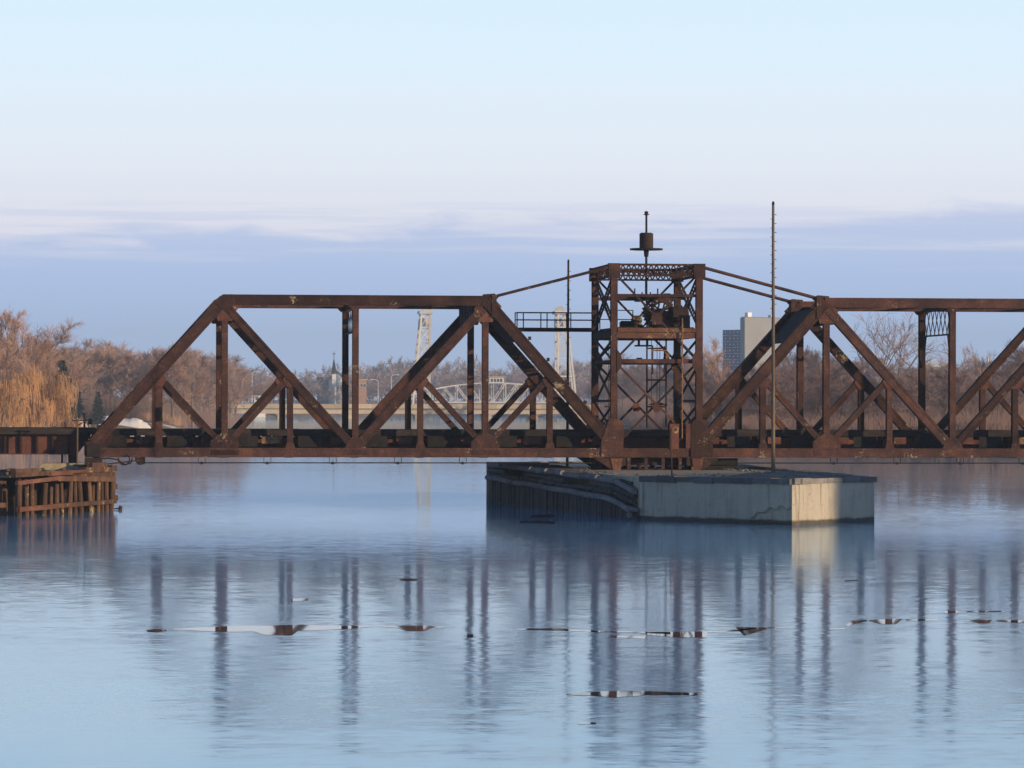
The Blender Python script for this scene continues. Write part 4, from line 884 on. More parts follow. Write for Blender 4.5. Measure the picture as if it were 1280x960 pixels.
def twig_mesh(tw, rr, per, w, droop=0.0, length=1.0):
    vs = []; fs = []
    for p, d, L in tw:
        for k in range(per):
            v = Vector((rr.gauss(0,1), rr.gauss(0,1), rr.gauss(0,1))).normalized()
            s = p+d*(L*rr.random()*.9)+v*(L*.12) if k else p; dd = (d*.9+v*.6+Vector((0,0,.12-droop))).normalized() if k else d
            l = L*length*(rr.uniform(.45,.8) if k else 1.0)
            a = dd.cross(Vector((.3,.5,.8))).normalized(); b = dd.cross(a); i = len(vs)
            m_ = s+dd*l*.55; e = m_+(dd+v*.25-Vector((0,0,droop*1.5))).normalized()*l*.45
            ww = w*(1.0 if k else 1.5)
            vs += [s+a*ww, s-a*ww*.5+b*ww*.87, s-a*ww*.5-b*ww*.87, m_+a*ww*.7, m_-a*ww*.35+b*ww*.6, m_-a*ww*.35-b*ww*.6, e]
            fs += [(i,i+1,i+4,i+3),(i+1,i+2,i+5,i+4),(i+2,i,i+3,i+5),(i+3,i+4,i+6),(i+4,i+5,i+6),(i+5,i+3,i+6)]
    mb = MB(); mb.v = [tuple(v) for v in vs]; mb.f = fs; return mb
class Proto: pass
def top_of(me):
    return float(np.percentile(np.array([v.co.z for v in me.vertices]), 99.3))
def mesh_of(mb, name, mat):
    me = bpy.data.meshes.new(name); me.from_pydata(mb.v, [], mb.f); me.materials.append(mat); return me
def proto(seed, H=10, spread=4.5, per=11, w=.017, mat='twig', **k):
    rr = random.Random(seed); segs, tw = tree_segments(rr, H, spread, **k); p = Proto()
    p.trunk = mesh_of(seg_mesh(segs), 'trunk', M['bark']); p.crown = mesh_of(twig_mesh(tw, rr, per, w), 'crown', M[mat]); p.H = top_of(p.crown); return p
PR = [proto(11), proto(12, spread=5.0), proto(13, spread=3.6, levels=(8,6,7,5)), proto(14, spread=4.4, lean=.12), proto(15, spread=5.2, trunk_h=.22), proto(16, spread=4.0, mat='twig_grey'), proto(17, spread=4.6, mat='twig_grey', trunk_h=.4)]
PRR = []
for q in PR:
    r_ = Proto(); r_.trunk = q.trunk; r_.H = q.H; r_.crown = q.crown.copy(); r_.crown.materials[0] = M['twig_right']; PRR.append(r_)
OPEN = [proto(31, spread=5.6, per=3, w=.017, lean=.42, trunk_h=.36, levels=(6,5,6,5), mat='twig_grey'), proto(32, spread=5.0, per=3, w=.017, lean=.2, trunk_h=.3, levels=(6,5,6,5))]
def willow(seed):
    rr = random.Random(seed); p = Proto(); segs, tw = tree_segments(rr, 9, 5.0, levels=(7,6,5,5), trunk_h=.26, up=.7, r0=.03)
    mb = seg_mesh(segs); vs = []; fs = []
    for q, d, L in tw:
        for k in range(9):
            s = q+d*L*rr.random()+Vector((rr.uniform(-.5,.5), rr.uniform(-.5,.5), rr.uniform(-.3,.3))); l = min(s.z-.5, rr.uniform(.5, 2.4))
            if l < .4: continue
            i = len(vs); w = .016; out = Vector((s.x, s.y, 0)).normalized()*rr.uniform(.0,.5)
            pts = [s, s+out*.6+Vector((0,0,.05)), s+out*1.0+Vector((rr.uniform(-.1,.1),0,-l*.45)), s+out*1.1+Vector((rr.uniform(-.15,.15),rr.uniform(-.1,.1),-l))]
            for c in pts: vs += [c+Vector((w,0,0)), c+Vector((-w*.5,w*.87,0)), c+Vector((-w*.5,-w*.87,0))]
            for m in range(3):
                for a in range(3): fs.append((i+m*3+a, i+m*3+(a+1)%3, i+m*3+3+(a+1)%3, i+m*3+3+a))
    cb = MB(); cb.v = [tuple(v) for v in vs]; cb.f = fs
    p.trunk = mesh_of(mb, 'trunk', M['bark']); p.crown = mesh_of(cb, 'crown', M['willow']); p.H = top_of(p.crown); return p
WI = [willow(41), willow(42)]
def conifer(seed):
    rr = random.Random(seed); p = Proto(); mb = MB(); mb.tube((0,0,0), (0,0,9.6), .16, .03, 7); vs = []; fs = []
    z_ = .6
    while z_ < 9.7:
        R = 2.3*(1-z_/10.0)**.85+.12; nb = 9 if z_ < 7 else 6
        for k in range(nb):
            az = rr.random()*6.283; L = R*rr.uniform(.75,1.12); d = Vector((math.cos(az), math.sin(az), -.18+.05*z_/2))
            mb.tube((0,0,z_), Vector((0,0,z_))+d*L*.8, .03, .012, 3)
            for m in range(int(5+L*11)):
                u = rr.uniform(.12,1); c = Vector((0,0,z_))+d*L*u; s = .42*(1-u*.35)
                v = Vector((rr.gauss(0,1), rr.gauss(0,1), rr.gauss(-.3,.6))).normalized(); e = (d*.7+v).normalized(); n = e.cross(Vector((0,0,1))).normalized()*s*.16
                i = len(vs); vs += [c-n, c+n, c+e*s*1.1, c+e*s*.5+Vector((0,0,.10))]; fs += [(i,i+1,i+2),(i,i+2,i+3)]
        z_ += .24
    cb = MB(); cb.v = [tuple(v) for v in vs]; cb.f = fs
    p.trunk = mesh_of(mb, 'trunk', M['bark']); p.crown = mesh_of(cb, 'crown', M['needle']); p.H = 10; return p
CO = [conifer(51), conifer(52)]
def plant(p, name, px, Y, top_py, label, group=None, cat='tree', wide=1.0, mat=None, dx=0):
    """a tree rooted on the ground at distance Y whose top reaches the surveyed height"""
    x = gx(px, Y)+dx; g0 = ground_h(x, Y)-.1; h = onY(px, top_py, Y).z-g0; s = h/p.H
    t = thing(name, label, cat, (x, Y, g0), group); t.scale = (s*wide, s*wide, s); t.rotation_euler.z = rnd.uniform(0, 6.28)
    for nm, me in (('trunk', p.trunk), ('crown', p.crown)):
        o = bpy.data.objects.new(nm, me); COL.objects.link(o); o.parent = t
    return t
# --- left bank, one by one
plant(PR[2], 'bare_tree', 8, 610, 388, 'tallest bare tree at the left edge, thin upright leader above the crown', wide=.8)
plant(PR[4], 'bare_tree', 60, 640, 404, 'broad round crowned bare tree behind the golden willows', wide=1.25)
plant(PR[0], 'bare_tree', 30, 690, 412, 'bare tree between the tall leader tree and the round crowned tree', wide=1.1)
plant(PR[1], 'bare_tree', -22, 600, 405, 'bare tree cut by the left edge of the view', wide=1.2)
plant(WI[0], 'willow_tree', 10, 470, 459, 'golden weeping willow nearest the left edge on the bank', wide=1.15)
plant(WI[1], 'willow_tree', 34, 485, 463, 'golden weeping willow standing just right of the leftmost willow', wide=1.2)
plant(WI[0], 'willow_tree', 62, 500, 468, 'golden weeping willow, rightmost of the willows beside the dark conifers', wide=1.2)
plant(WI[1], 'willow_tree', -16, 480, 462, 'golden weeping willow cut off by the left edge of the view', wide=1.2)
plant(CO[0], 'conifer_tree', 77, 560, 447, 'dark conifer rising behind the rightmost willow', wide=1.0)
plant(CO[1], 'conifer_tree', 87, 590, 470, 'low dark conifer right of the taller one behind the willows', wide=1.0)
plant(CO[0], 'conifer_tree', 99, 640, 488, 'small dark cone shaped conifer above the signal posts', wide=1.05)
plant(CO[1], 'conifer_tree', 122.5, 660, 488, 'small dark cone shaped conifer left of the snow bank', wide=1.2)
lab_l = 'bare reddish brown tree in the wood behind the willows at the left edge'
LEFTZ = [(105, lab_l, 'bare trees behind the willows'), (196, 'bare tree of the left wood above the snow bank beside the end post', 'bare trees above the snow bank'), (270, 'bare tree of the left wood behind the first truss triangle', 'bare trees through the first triangle'), (999, 'bare tree of the left wood thinning out right of the left hip post', 'bare trees right of the left hip post')]
RIGHTZ = [(876, 'bare tree of the right bank seen through the open tower frame', 'bare trees through the tower'), (952, 'bare tree at the foot of the apartment block on the right bank', 'bare trees below the apartment block'), (1034, 'bare tree of the thicket left of the inner right hip post', 'bare trees left of the inner hip post'), (1112, 'bare tree of the thicket between the right hip post and the sub post', 'bare trees right of the inner hip post'), (1190, 'bare tree of the thicket behind the latticed mid post', 'bare trees behind the latticed post'), (9999, 'bare tree of the thicket near the right edge', 'bare trees near the right edge')]
for i in range(44):
    px = 70+i*5.2+rnd.uniform(-3,3); k = max(0, (px-100)/200)
    top = 428+14*min(1.3, k)+rnd.uniform(-4, 12)+(6 if px < 95 else 0); Y = rnd.uniform(820, 1150)
    lb, gp_ = [q[1:] for q in LEFTZ if px < q[0]][0]; plant(PR[i % 7], 'bare_tree', px, Y, top, lb, gp_, wide=rnd.uniform(1.0,1.35))
for i in range(14):
    px = -30+i*9+rnd.uniform(-3,3); plant(PR[i % 7], 'bare_tree', px, rnd.uniform(720,800), 432+rnd.uniform(-8,14), lab_l, 'bare trees behind the willows', wide=1.25)
# --- far wood across the river beyond the road bridge: one mass
def wood(name, label, spec, rr, per=4):
    rows = []
    base = [(np.array(p.crown.vertices and [v.co for v in p.crown.vertices]), [tuple(f.vertices) for f in p.crown.polygons], np.array([v.co for v in p.trunk.vertices]), [tuple(f.vertices) for f in p.trunk.polygons]) for p in LOW]
    V = []; Fc = []; n = 0
    for px, Y, top, wd in spec:
        bv, bf, tv_, tf = base[rr.randrange(len(base))]; x = gx(px, Y); g0 = ground_h(x, Y)-.3; s = (onY(px, top, Y).z-g0)/9.8; a = rr.random()*6.28
        for vv, ff in ((bv, bf), (tv_, tf)):
            q = vv.copy(); c, s_ = math.cos(a), math.sin(a)
            X_ = (q[:,0]*c-q[:,1]*s_)*s*wd+x; Y_ = (q[:,0]*s_+q[:,1]*c)*s*wd+Y; Z_ = q[:,2]*s+g0
            V.append(np.stack([X_,Y_,Z_],1)); Fc += [tuple(i+n for i in f) for f in ff]; n += len(q)
    V = np.concatenate(V); me = bpy.data.meshes.new(name); me.from_pydata(V.tolist(), [], Fc); me.materials.append(M['twig_far'])
    o = bpy.data.objects.new(name, me); COL.objects.link(o); struct(o, 'stuff'); o['label'] = label; o['category'] = 'woodland'; return o
M['twig_far'] = blotch('far_wood', [(0.27,0.195,0.19), (0.34,0.255,0.24), (0.40,0.305,0.28)], 0.02, vary=0.0, fine=0.12, bstr=0)
def lowproto(seed, sp):
    rr = random.Random(seed); segs, tw = tree_segments(rr, 10, sp, levels=(6,4,4,3), trunk_h=.2); p = Proto()
    p.trunk = mesh_of(seg_mesh([s for s in segs if s[4] > 3]), 'trunk', M['bark'])
    m = MB(); rr2 = random.Random(seed)
    mb = twig_mesh(tw, rr2, 5, .045, length=1.25); fs = []
    p.crown = mesh_of(mb, 'crown', M['twig']); return p
LOW = [lowproto(61, 4.6), lowproto(62, 5.2), lowproto(63, 4.0)]
rr = random.Random(77); spec = []
for i in range(120):
    px = 235+i*4.6+rr.uniform(-3,3); Y = rr.uniform(1980, 2500)
    top = 465+5*math.sin(px*.021)+3*math.sin(px*.07+1)+rr.uniform(-6,9)
    if px > 640: top -= 7
    spec.append((px, Y, top, rr.uniform(1.0,1.4)))
for i in range(60):
    px = 235+i*9+rr.uniform(-3,3); spec.append((px, rr.uniform(1850,1960), 476+rr.uniform(-6,8), 1.5))
wood('far_wood', 'hazy bare far wood across the river behind the church and the lift bridge', spec, rr)
# --- right bank
lab_r = 'bare purplish brown tree in the thicket on the right bank'
def skyline(px):
    return float(np.interp(px, [740,790,850,880,905,930,1000,1060,1130,1180,1230,1300], [462,455,452,446,462,462,440,444,452,456,448,440]))
for i in range(84):
    px = 748+i*6.75+rnd.uniform(-4,4); Y = rnd.uniform(720, 1000) if px > 880 else rnd.uniform(1050, 1500)
    if px > 830 and px < 880: Y = rnd.uniform(900,1100)
    lb, gp_ = [q[1:] for q in RIGHTZ if px < q[0]][0]
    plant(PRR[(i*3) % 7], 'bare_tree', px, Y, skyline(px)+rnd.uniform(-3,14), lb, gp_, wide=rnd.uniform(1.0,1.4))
for i in range(46):
    px = 884+i*9.1+rnd.uniform(-5,5); lb, gp_ = [q[1:] for q in RIGHTZ if px < q[0]][0]
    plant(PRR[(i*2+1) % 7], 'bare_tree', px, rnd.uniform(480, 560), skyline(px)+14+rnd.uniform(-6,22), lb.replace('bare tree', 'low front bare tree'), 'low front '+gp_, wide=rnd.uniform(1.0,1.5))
plant(PR[1], 'bare_tree', 888, 560, 424, 'tall orange tinged bare tree right of the tower, left of the apartment block', wide=.8)
plant(OPEN[1], 'bare_tree', 900, 520, 452, 'open branching bare tree in front of the apartment block', wide=1.1)
plant(OPEN[0], 'bare_tree', 1076, 540, 388, 'tall wind bent bare tree with open crown right of the inner hip post', wide=.95).rotation_euler.z = 0.2
plant(OPEN[0], 'bare_tree', 1096, 560, 404, 'wind bent bare tree leaning right towards the latticed strut', wide=1.1).rotation_euler.z = -.1
plant(OPEN[1], 'bare_tree', 1206, 600, 424, 'slender bare tree just right of the latticed mid post', wide=.8)
plant(OPEN[1], 'bare_tree', 1238, 640, 430, 'bare tree between the diagonals near the right edge', wide=.8)
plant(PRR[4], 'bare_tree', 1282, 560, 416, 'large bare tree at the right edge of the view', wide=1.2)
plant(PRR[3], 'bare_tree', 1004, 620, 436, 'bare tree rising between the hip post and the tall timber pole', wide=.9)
# dry brush along both shores
def brush(name, label, spots, rr, hmin, hmax, mat='reed'):
    vs = []; fs = []
    for x, y in spots:
        g0 = ground_h(x, y)-.05
        for k in range(40):
            az = rr.random()*6.283; h = rr.uniform(hmin, hmax); o = rr.random()*1.2; b = Vector((x+math.cos(az)*o, y+math.sin(az)*o, g0)); e = b+Vector((rr.gauss(0,.3)*h, rr.gauss(0,.3)*h, h)); m_ = (b+e)/2+Vector((rr.gauss(0,.08), 0, .1)); w = .025
            i = len(vs); vs += [b+Vector((w,0,0)), b+Vector((-w,w,0)), b+Vector((-w,-w,0)), m_+Vector((w,0,0)), m_+Vector((-w,w,0)), m_+Vector((-w,-w,0)), e]
            fs += [(i,i+1,i+4,i+3),(i+1,i+2,i+5,i+4),(i+2,i,i+3,i+5),(i+3,i+4,i+6),(i+4,i+5,i+6),(i+5,i+3,i+6)]
    mb = MB(); mb.v = [tuple(v) for v in vs]; mb.f = fs; o = mb.build(name, M[mat]); struct(o, 'stuff'); o['label'] = label; o['category'] = 'brush'
rr = random.Random(3)
sp = []
for i in range(420):
    y = rr.uniform(402, 640); x = interp(XR, y)+rr.uniform(.5, 50)**1.0*(1 if rr.random() < .5 else .3); sp.append((x, y))
brush('dry_brush', 'dry reddish brush lining the right bank below the trees', sp, rr, .8, 3.0, 'brush_dark')
sp = []
for i in range(150):
    y = rr.uniform(820, 1010); x = interp(XL, y)-rr.uniform(.5, 9); sp.append((x, y))
brush('shore_brush', 'reddish brush on the left shore before the road bridge', sp, rr, .8, 2.6)
def under(name, label, px0, px1, Y0, Y1, n, hmin, hmax, seed, mat='reed'):
    rr = random.Random(seed); sp = []
    for i in range(n):
        y = rr.uniform(Y0, Y1); sp.append((gx(rr.uniform(px0, px1), y), y))
    brush(name, label, sp, rr, hmin, hmax, mat)
under('undergrowth', 'bare undergrowth beneath the left wood', 60, 300, 830, 1120, 420, 2.0, 6.5, 21, 'brush_dark')
under('undergrowth', 'bare undergrowth beneath the right thicket', 880, 1300, 500, 900, 560, 2.0, 5.5, 22, 'brush_dark')
under('undergrowth', 'bare undergrowth beneath the trees seen through the tower', 740, 885, 1050, 1450, 320, 3.0, 8.0, 23, 'brush_dark')
# snow lying on the left bank
def snow(pts_px, label, Yd):
    mb = MB(); n = len(pts_px); vs = []
    for px, dy in pts_px:
        y = Yd+dy; x = gx(px, y); vs.append((x, y, ground_h(x, y)+.05))
    cx_ = sum(v[0] for v in vs)/n; cy_ = sum(v[1] for v in vs)/n; vs.append((cx_, cy_, ground_h(cx_, cy_)+.22))
    mb.add(vs, [(i, (i+1) % n, n) for i in range(n)]); o = mb.build('snow_patch', M['snow']); struct(o); o['label'] = label
# ------------------------------------------------------------------ snow heap (ploughed bank)
def heap(px0, px1, Y, zt_py, label, seed):
    rr = random.Random(seed); x0, x1 = gx(px0, Y), gx(px1, Y); nx_, ny_ = 30, 10; vs = []
    for j in range(ny_+1):
        for i in range(nx_+1):
            u, w = i/nx_, j/ny_; x = x0+(x1-x0)*u; y = Y+(w-.5)*7; g0 = ground_h(x, y)
            hgt = onY(px0, zt_py, Y).z-ground_h((x0+x1)/2, Y); e = (math.sin(math.pi*u)**.55)*(math.sin(math.pi*w)**.8)
            vs.append((x+rr.uniform(-.2,.2), y, g0-.08+e*(hgt*(.85+.25*math.sin(u*7+seed))+rr.uniform(-.12,.12))))
    mb = MB(); mb.add(vs, [(j*(nx_+1)+i, j*(nx_+1)+i+1, (j+1)*(nx_+1)+i+1, (j+1)*(nx_+1)+i) for j in range(ny_) for i in range(nx_)])
    o = mb.build('snow_bank', M['snow'], smooth=True); struct(o); return o
heap(116, 190, 690, 516, '', 1); heap(58, 110, 615, 521, '', 2); heap(-6, 18, 560, 527, '', 3); heap(44, 60, 600, 526.5, '', 4)
# ------------------------------------------------------------------ low road bridge far up the river
YB = 1350
rb = thing('road_bridge', 'long low beige concrete road bridge crossing the river far behind', 'bridge', (gx(460, YB), YB, 0))
zt, zg, zb_ = onY(460, 505, YB).z, onY(460, 510.6, YB).z, onY(460, 517.2, YB).z
x0, x1 = gx(150, YB), gx(775, YB)
mb = MB(); mb.box(x0, x1, YB-.2, YB+11, zb_, zg-.25); mb.build('girder', M['tan_concrete'], rb)
mb = MB(); mb.box(x0, x1, YB-.8, YB+11.6, zg-.25, zg); mb.build('deck', M['coping'], rb)
n = int((x1-x0)/4.0)
for i in range(n):
    x = x0+(x1-x0)*i/n; mb = MB(); mb.box(x+.04, x+(x1-x0)/n-.04, YB-.7, YB-.4, zg, zt); mb.build('parapet_panel', M['tan_concrete'], rb)
mb = MB(); mb.box(x0, x1, YB+11.2, YB+11.5, zg, zt); mb.build('parapet', M['tan_concrete'], rb)
for px in (200, 245, 288, 352, 440, 524, 610, 668, 725):
    x = gx(px, YB); mb = MB(); mb.box(x-1.4, x+1.4, YB+.6, YB+10, -2, zb_-.35); mb.box(x-2.1, x+2.1, YB+.2, YB+10.6, zb_-.35, zb_); mb.build('bridge_pier', M['tan_concrete'], rb)
def lamp(px, top, Y, label, group=None, arm=1, base=503):
    x = gx(px, Y); z0 = onY(px, base, Y).z; z1 = onY(px, top, Y).z; t = thing('street_lamp', label, 'street lamp', (x, Y, z0), group)
    mb = MB(); mb.tube((x,Y,z0), (x,Y,z1), .16, .10, 7); mb.build('pole', M['white_paint'], t)
    if arm:
        mb = MB(); mb.path([(x,Y,z1-.1),(x+arm*.8,Y,z1+.4),(x+arm*2.0,Y,z1+.45)], .08); mb.build('arm', M['white_paint'], t)
        mb = MB(); mb.box(min(x+arm*1.8,x+arm*2.8), max(x+arm*1.8,x+arm*2.8), Y-.2, Y+.2, z1+.30, z1+.52); mb.build('lamp_head', M['white_paint'], t)
for px, top, lab, arm in ((148,476,'pale street lamp left of the end post above the snow bank',1), (161,463,'tall street lamp just left of the end post',1), (213.3,459,'thick pale lamp pole seen through the first triangle of the truss',0), (303,475,'shorter lamp left of the tallest lamp in the second triangle',1), (315,466,'tall lamp with bright head left of the mid sub strut',1), (472.5,476,'lamp right of the mid post, nearer the mid post of its pair',-1), (489,470,'lamp with curved arm right of its pair beside the mid post',1), (281,470,'lamp with small head just right of the left hip post',-1)):
    lamp(px, top, YB+6, lab, 'street lamps along the far road', arm)
# ------------------------------------------------------------------ lift bridge beyond
YL = 1800
lb = thing('lift_bridge', 'white steel vertical lift bridge with two lattice towers and arched span', 'bridge', (gx(616, YL), YL, 0))
LW = 9.0
def q_(px, py, y=YL): return onY(px, py, y)
def tower(px_in, px_out_top, px_out_bot, top, label):
    sgn = 1 if px_out_bot > px_in else -1
    zt_, z0 = q_(px_in, top).z, 2.0; xi = gx(px_in, YL); xo1 = gx(px_out_top, YL); xo0 = gx(px_out_bot, YL)
    hts = [z0+(zt_-z0)*k for k in (0, .18, .36, .54, .71, .86, 1)]
    xo = lambda z: xo0+(xo1-xo0)*(z-z0)/(zt_-z0)
    for y in (YL, YL+LW):
        mb = MB(); mb.box(xi-.45, xi+.45, y-.4, y+.4, z0, zt_); mb.build('tower_leg', M['white_steel'], lb)
        mb = MB(); mb.bar((xo0,y,z0), (xo1,y,zt_), .8, .8, (0,1,0)); mb.build('tower_leg', M['white_steel'], lb)
        for i, (a, b) in enumerate(zip(hts, hts[1:])):
            mb = MB(); mb.bar((xi,y,b),(xo(b),y,b),.45,.6,(0,1,0)); mb.build('tower_strut', M['white_steel'], lb)
            mb = MB(); mb.bar((xi,y+.1,a),(xo(b),y+.1,b),.35,.35,(0,1,0)); mb.bar((xo(a),y-.1,a),(xi,y-.1,b),.35,.35,(0,1,0)); mb.build('tower_brace', M['white_steel'], lb)
    for z in hts[1:]:
        mb = MB(); mb.box(xi-.2, xi+.2, YL+.4, YL+LW-.4, z-.3, z+.3); mb.build('tower_strut', M['white_steel'], lb)
    for a, b in zip(hts, hts[1:]):
        mb = MB(); mb.bar((xi,YL+.4,a),(xi,YL+LW-.4,b),.3,.3,(1,0,0)); mb.bar((xi+.3,YL+LW-.4,a),(xi+.3,YL+.4,b),.3,.3,(1,0,0)); mb.build('tower_brace', M['white_steel'], lb)
    xa, xb = sorted((xi-sgn*1.6, xo1+sgn*1.2)); mb = MB(); mb.box(xa, xb, YL-1, YL+LW+1, zt_-.2, zt_+1.2); mb.build('tower_head', M['white_steel'], lb)
    for y in (YL+.5, YL+LW-1.5):
        mb = MB(); xm = (xa+xb)/2-sgn*.6; mb.tube((xm, y, zt_+1.6), (xm, y+1.0, zt_+1.6), 1.9, 1.9, 20); mb.build('sheave', M['white_steel'], lb)
    mb = MB(); mb.box(xa+.5, xb-.5, YL+2, YL+LW-2, zt_-6.5, zt_-2.2); mb.build('counterweight', M['white_steel'], lb)
tower(537, 527, 515.5, 392, ''); tower(697.5, 708, 722, 392, '')
# arched span between the towers
pxs = np.linspace(541, 693, 11); chord = lambda px: 487-8.5*(1-((px-617)/76)**2); lowz = q_(617, 503).z
for y in (YL, YL+LW):
    pt = [(gx(p, YL), q_(p, chord(p)).z) for p in pxs]; pb_ = [(gx(p, YL), lowz) for p in pxs]
    for i in range(10):
        mb = MB(); mb.bar((pt[i][0],y,pt[i][1]),(pt[i+1][0],y,pt[i+1][1]),.5,.5,(0,1,0)); mb.build('top_chord', M['white_steel'], lb)
        mb = MB(); a, b = (pt[i], pb_[i+1]) if i < 5 else (pb_[i], pt[i+1]); mb.bar((a[0],y,a[1]),(b[0],y,b[1]),.32,.32,(0,1,0)); mb.build('diagonal', M['white_steel'], lb)
        mb = MB(); mb.bar((pt[i][0],y,pt[i][1]),(pb_[i][0],y,pb_[i][1]),.32,.32,(0,1,0)); mb.build('vertical', M['white_steel'], lb)
    mb = MB(); mb.box(pb_[0][0], pb_[-1][0], y-.4, y+.4, lowz-.4, lowz+.4); mb.build('bottom_chord', M['white_steel'], lb)
mb = MB(); mb.box(gx(500,YL), gx(740,YL), YL+.5, YL+LW-.5, lowz-.9, lowz-.3); mb.build('deck', M['coping'], lb)
hx0, hx1 = gx(612, YL), gx(630.5, YL); hz0, hz1 = q_(620, 479.5).z, q_(620, 472).z
mb = MB(); mb.box(hx0, hx1, YL+1, YL+LW-1, hz0, hz1); mb.build('machinery_house', M['white_paint'], lb)
mb = MB(); mb.box(hx0-.6, hx1+.6, YL+.5, YL+LW-.5, hz1, hz1+.6); mb.build('house_roof', M['tan_concrete'], lb)
for k in range(4):
    xw = hx0+.7+k*(hx1-hx0-1.2)/4; mb = MB(); mb.box(xw, xw+1.0, YL+.93, YL+1.05, hz0+.8, hz1-.6); mb.build('window', M['glass'], lb)
# ------------------------------------------------------------------ church and houses
YC = 1880
ch = thing('church', 'white gabled church with dark pointed spire above the far trees', 'church', (gx(422, YC), YC, 1.5))
Z = lambda py, Y=YC: onY(430, py, Y).z
x0, x1 = gx(413.5, YC), gx(430, YC); xm = (x0+x1)/2
mb = MB(); mb.plate([(x0,1.5),(x1,1.5),(x1,Z(474)),(xm,Z(465.5)),(x0,Z(474))], YC, YC+16); mb.build('nave', M['white_paint'], ch)
for s, xe_ in ((-1,x0),(1,x1)):
    mb = MB(); mb.add([(xm, YC-.4, Z(465)+.1), (xe_+s*.5, YC-.4, Z(474.3)), (xe_+s*.5, YC+16.4, Z(474.3)), (xm, YC+16.4, Z(465)+.1), (xm, YC-.4, Z(465)+.5), (xe_+s*.5, YC-.4, Z(474.3)+.4), (xe_+s*.5, YC+16.4, Z(474.3)+.4), (xm, YC+16.4, Z(465)+.5)], [(0,1,2,3),(7,6,5,4),(0,4,5,1),(1,5,6,2),(2,6,7,3)]); mb.build('roof', M['slate'], ch)
xt = gx(417.3, YC); mb = MB(); mb.box(xt-1.0, xt+1.0, YC-.9, YC+1.1, 1.5, Z(467.5)); mb.build('tower', M['white_paint'], ch)
mb = MB(); mb.tube((xt,YC+.1,Z(467.5)), (xt,YC+.1,Z(449)), 1.45, .2, 8); mb.build('spire', M['slate'], ch)
mb = MB(); mb.tube((xt,YC+.1,Z(449)), (xt,YC+.1,Z(438.5)), .28, .12, 6); mb.box(xt-.8, xt+.8, YC, YC+.2, Z(443), Z(441.8)); mb.build('cross', M['white_paint'], ch)
for k in (-1, 0, 1):
    mb = MB(); mb.box(xm+k*1.9-.4, xm+k*1.9+.4, YC-.06, YC+.1, Z(489), Z(481)); mb.build('window', M['glass'], ch)
def house(px0, px1, base, eave, ridge, Y, wall, roof, label, cat='house', flat=False, dep=9, wins=3, name='house', chim=False):
    x0, x1 = gx(px0, Y), gx(px1, Y); xm = (x0+x1)/2; zb = ground_h(xm, Y)-.4; ze = onY(px0, eave, Y).z; zr = onY(px0, ridge, Y).z
    t = thing(name, label, cat, (xm, Y+dep/2, zb))
    mb = MB(); mb.box(x0, x1, Y, Y+dep, zb, ze); mb.build('wall', M[wall], t)
    mb = MB()
    if flat: mb.box(x0-.4, x1+.4, Y-.4, Y+dep+.4, ze, zr)
    else:
        ym = Y+dep/2; mb.add([(x0-.4,Y-.5,ze),(x1+.4,Y-.5,ze),(x1+.4,Y+dep+.5,ze),(x0-.4,Y+dep+.5,ze),(x0-.4,ym,zr),(x1+.4,ym,zr)], [(0,1,5,4),(2,3,4,5),(1,2,5),(3,0,4),(3,2,1,0)])
    ro = mb.build('roof', M[roof], t)
    if chim: mb = MB(); mb.box(x0+(x1-x0)*.7, x0+(x1-x0)*.7+.9, Y+dep/2-.4, Y+dep/2+.5, zr-1.0, zr+1.3); mb.build('chimney', M['brick'], ro)
    zs = onY(px0, base, Y).z; h = (ze-zs)
    nf = 2 if h > 5.5 else 1
    for r_ in range(nf):
        for k in range(wins):
            xw = x0+(x1-x0)*(k+.5)/wins; zw = zs+h*(r_+.5)/nf; hw = min(.9, (x1-x0)/wins*.28)
            mb = MB(); mb.box(xw-hw-.12, xw+hw+.12, Y-.08, Y-.01, zw-.85, zw+.85); fr = mb.build('window', M['white_paint'], t)
            mb = MB(); mb.box(xw-hw, xw+hw, Y-.12, Y-.085, zw-.7, zw+.7); mb.build('pane', M['glass'], fr)
    return t
house(398, 413, 490, 478, 471, 1900, 'blue_paint', 'slate', 'blue grey house with slate roof left of the church')
house(446, 458, 488, 475.5, 474, 1860, 'brick', 'tan_concrete', 'orange brick block with flat parapet right of the church', 'building', True)
house(434, 446, 490, 478, 476.5, 1900, 'brick', 'brown_roof', 'lower brown brick building between the church and the orange block', 'building', True)
house(376, 384, 484, 480, 477.5, 1880, 'white_paint', 'brown_roof', 'small pale house between the sub strut and the church', wins=2)
house(298, 312, 503, 497, 495, 1500, 'blue_paint', 'blue_paint', 'low bluish shed behind the far road bridge', 'shed', True, wins=2)
house(240, 262, 503, 498, 494.5, 1480, 'tan_concrete', 'brown_roof', 'low tan house behind the road bridge left of the hip post', wins=4)
house(318, 332, 502, 494, 489, 1520, 'white_paint', 'slate', 'pale house beside the tall street lamp across the river', wins=2)
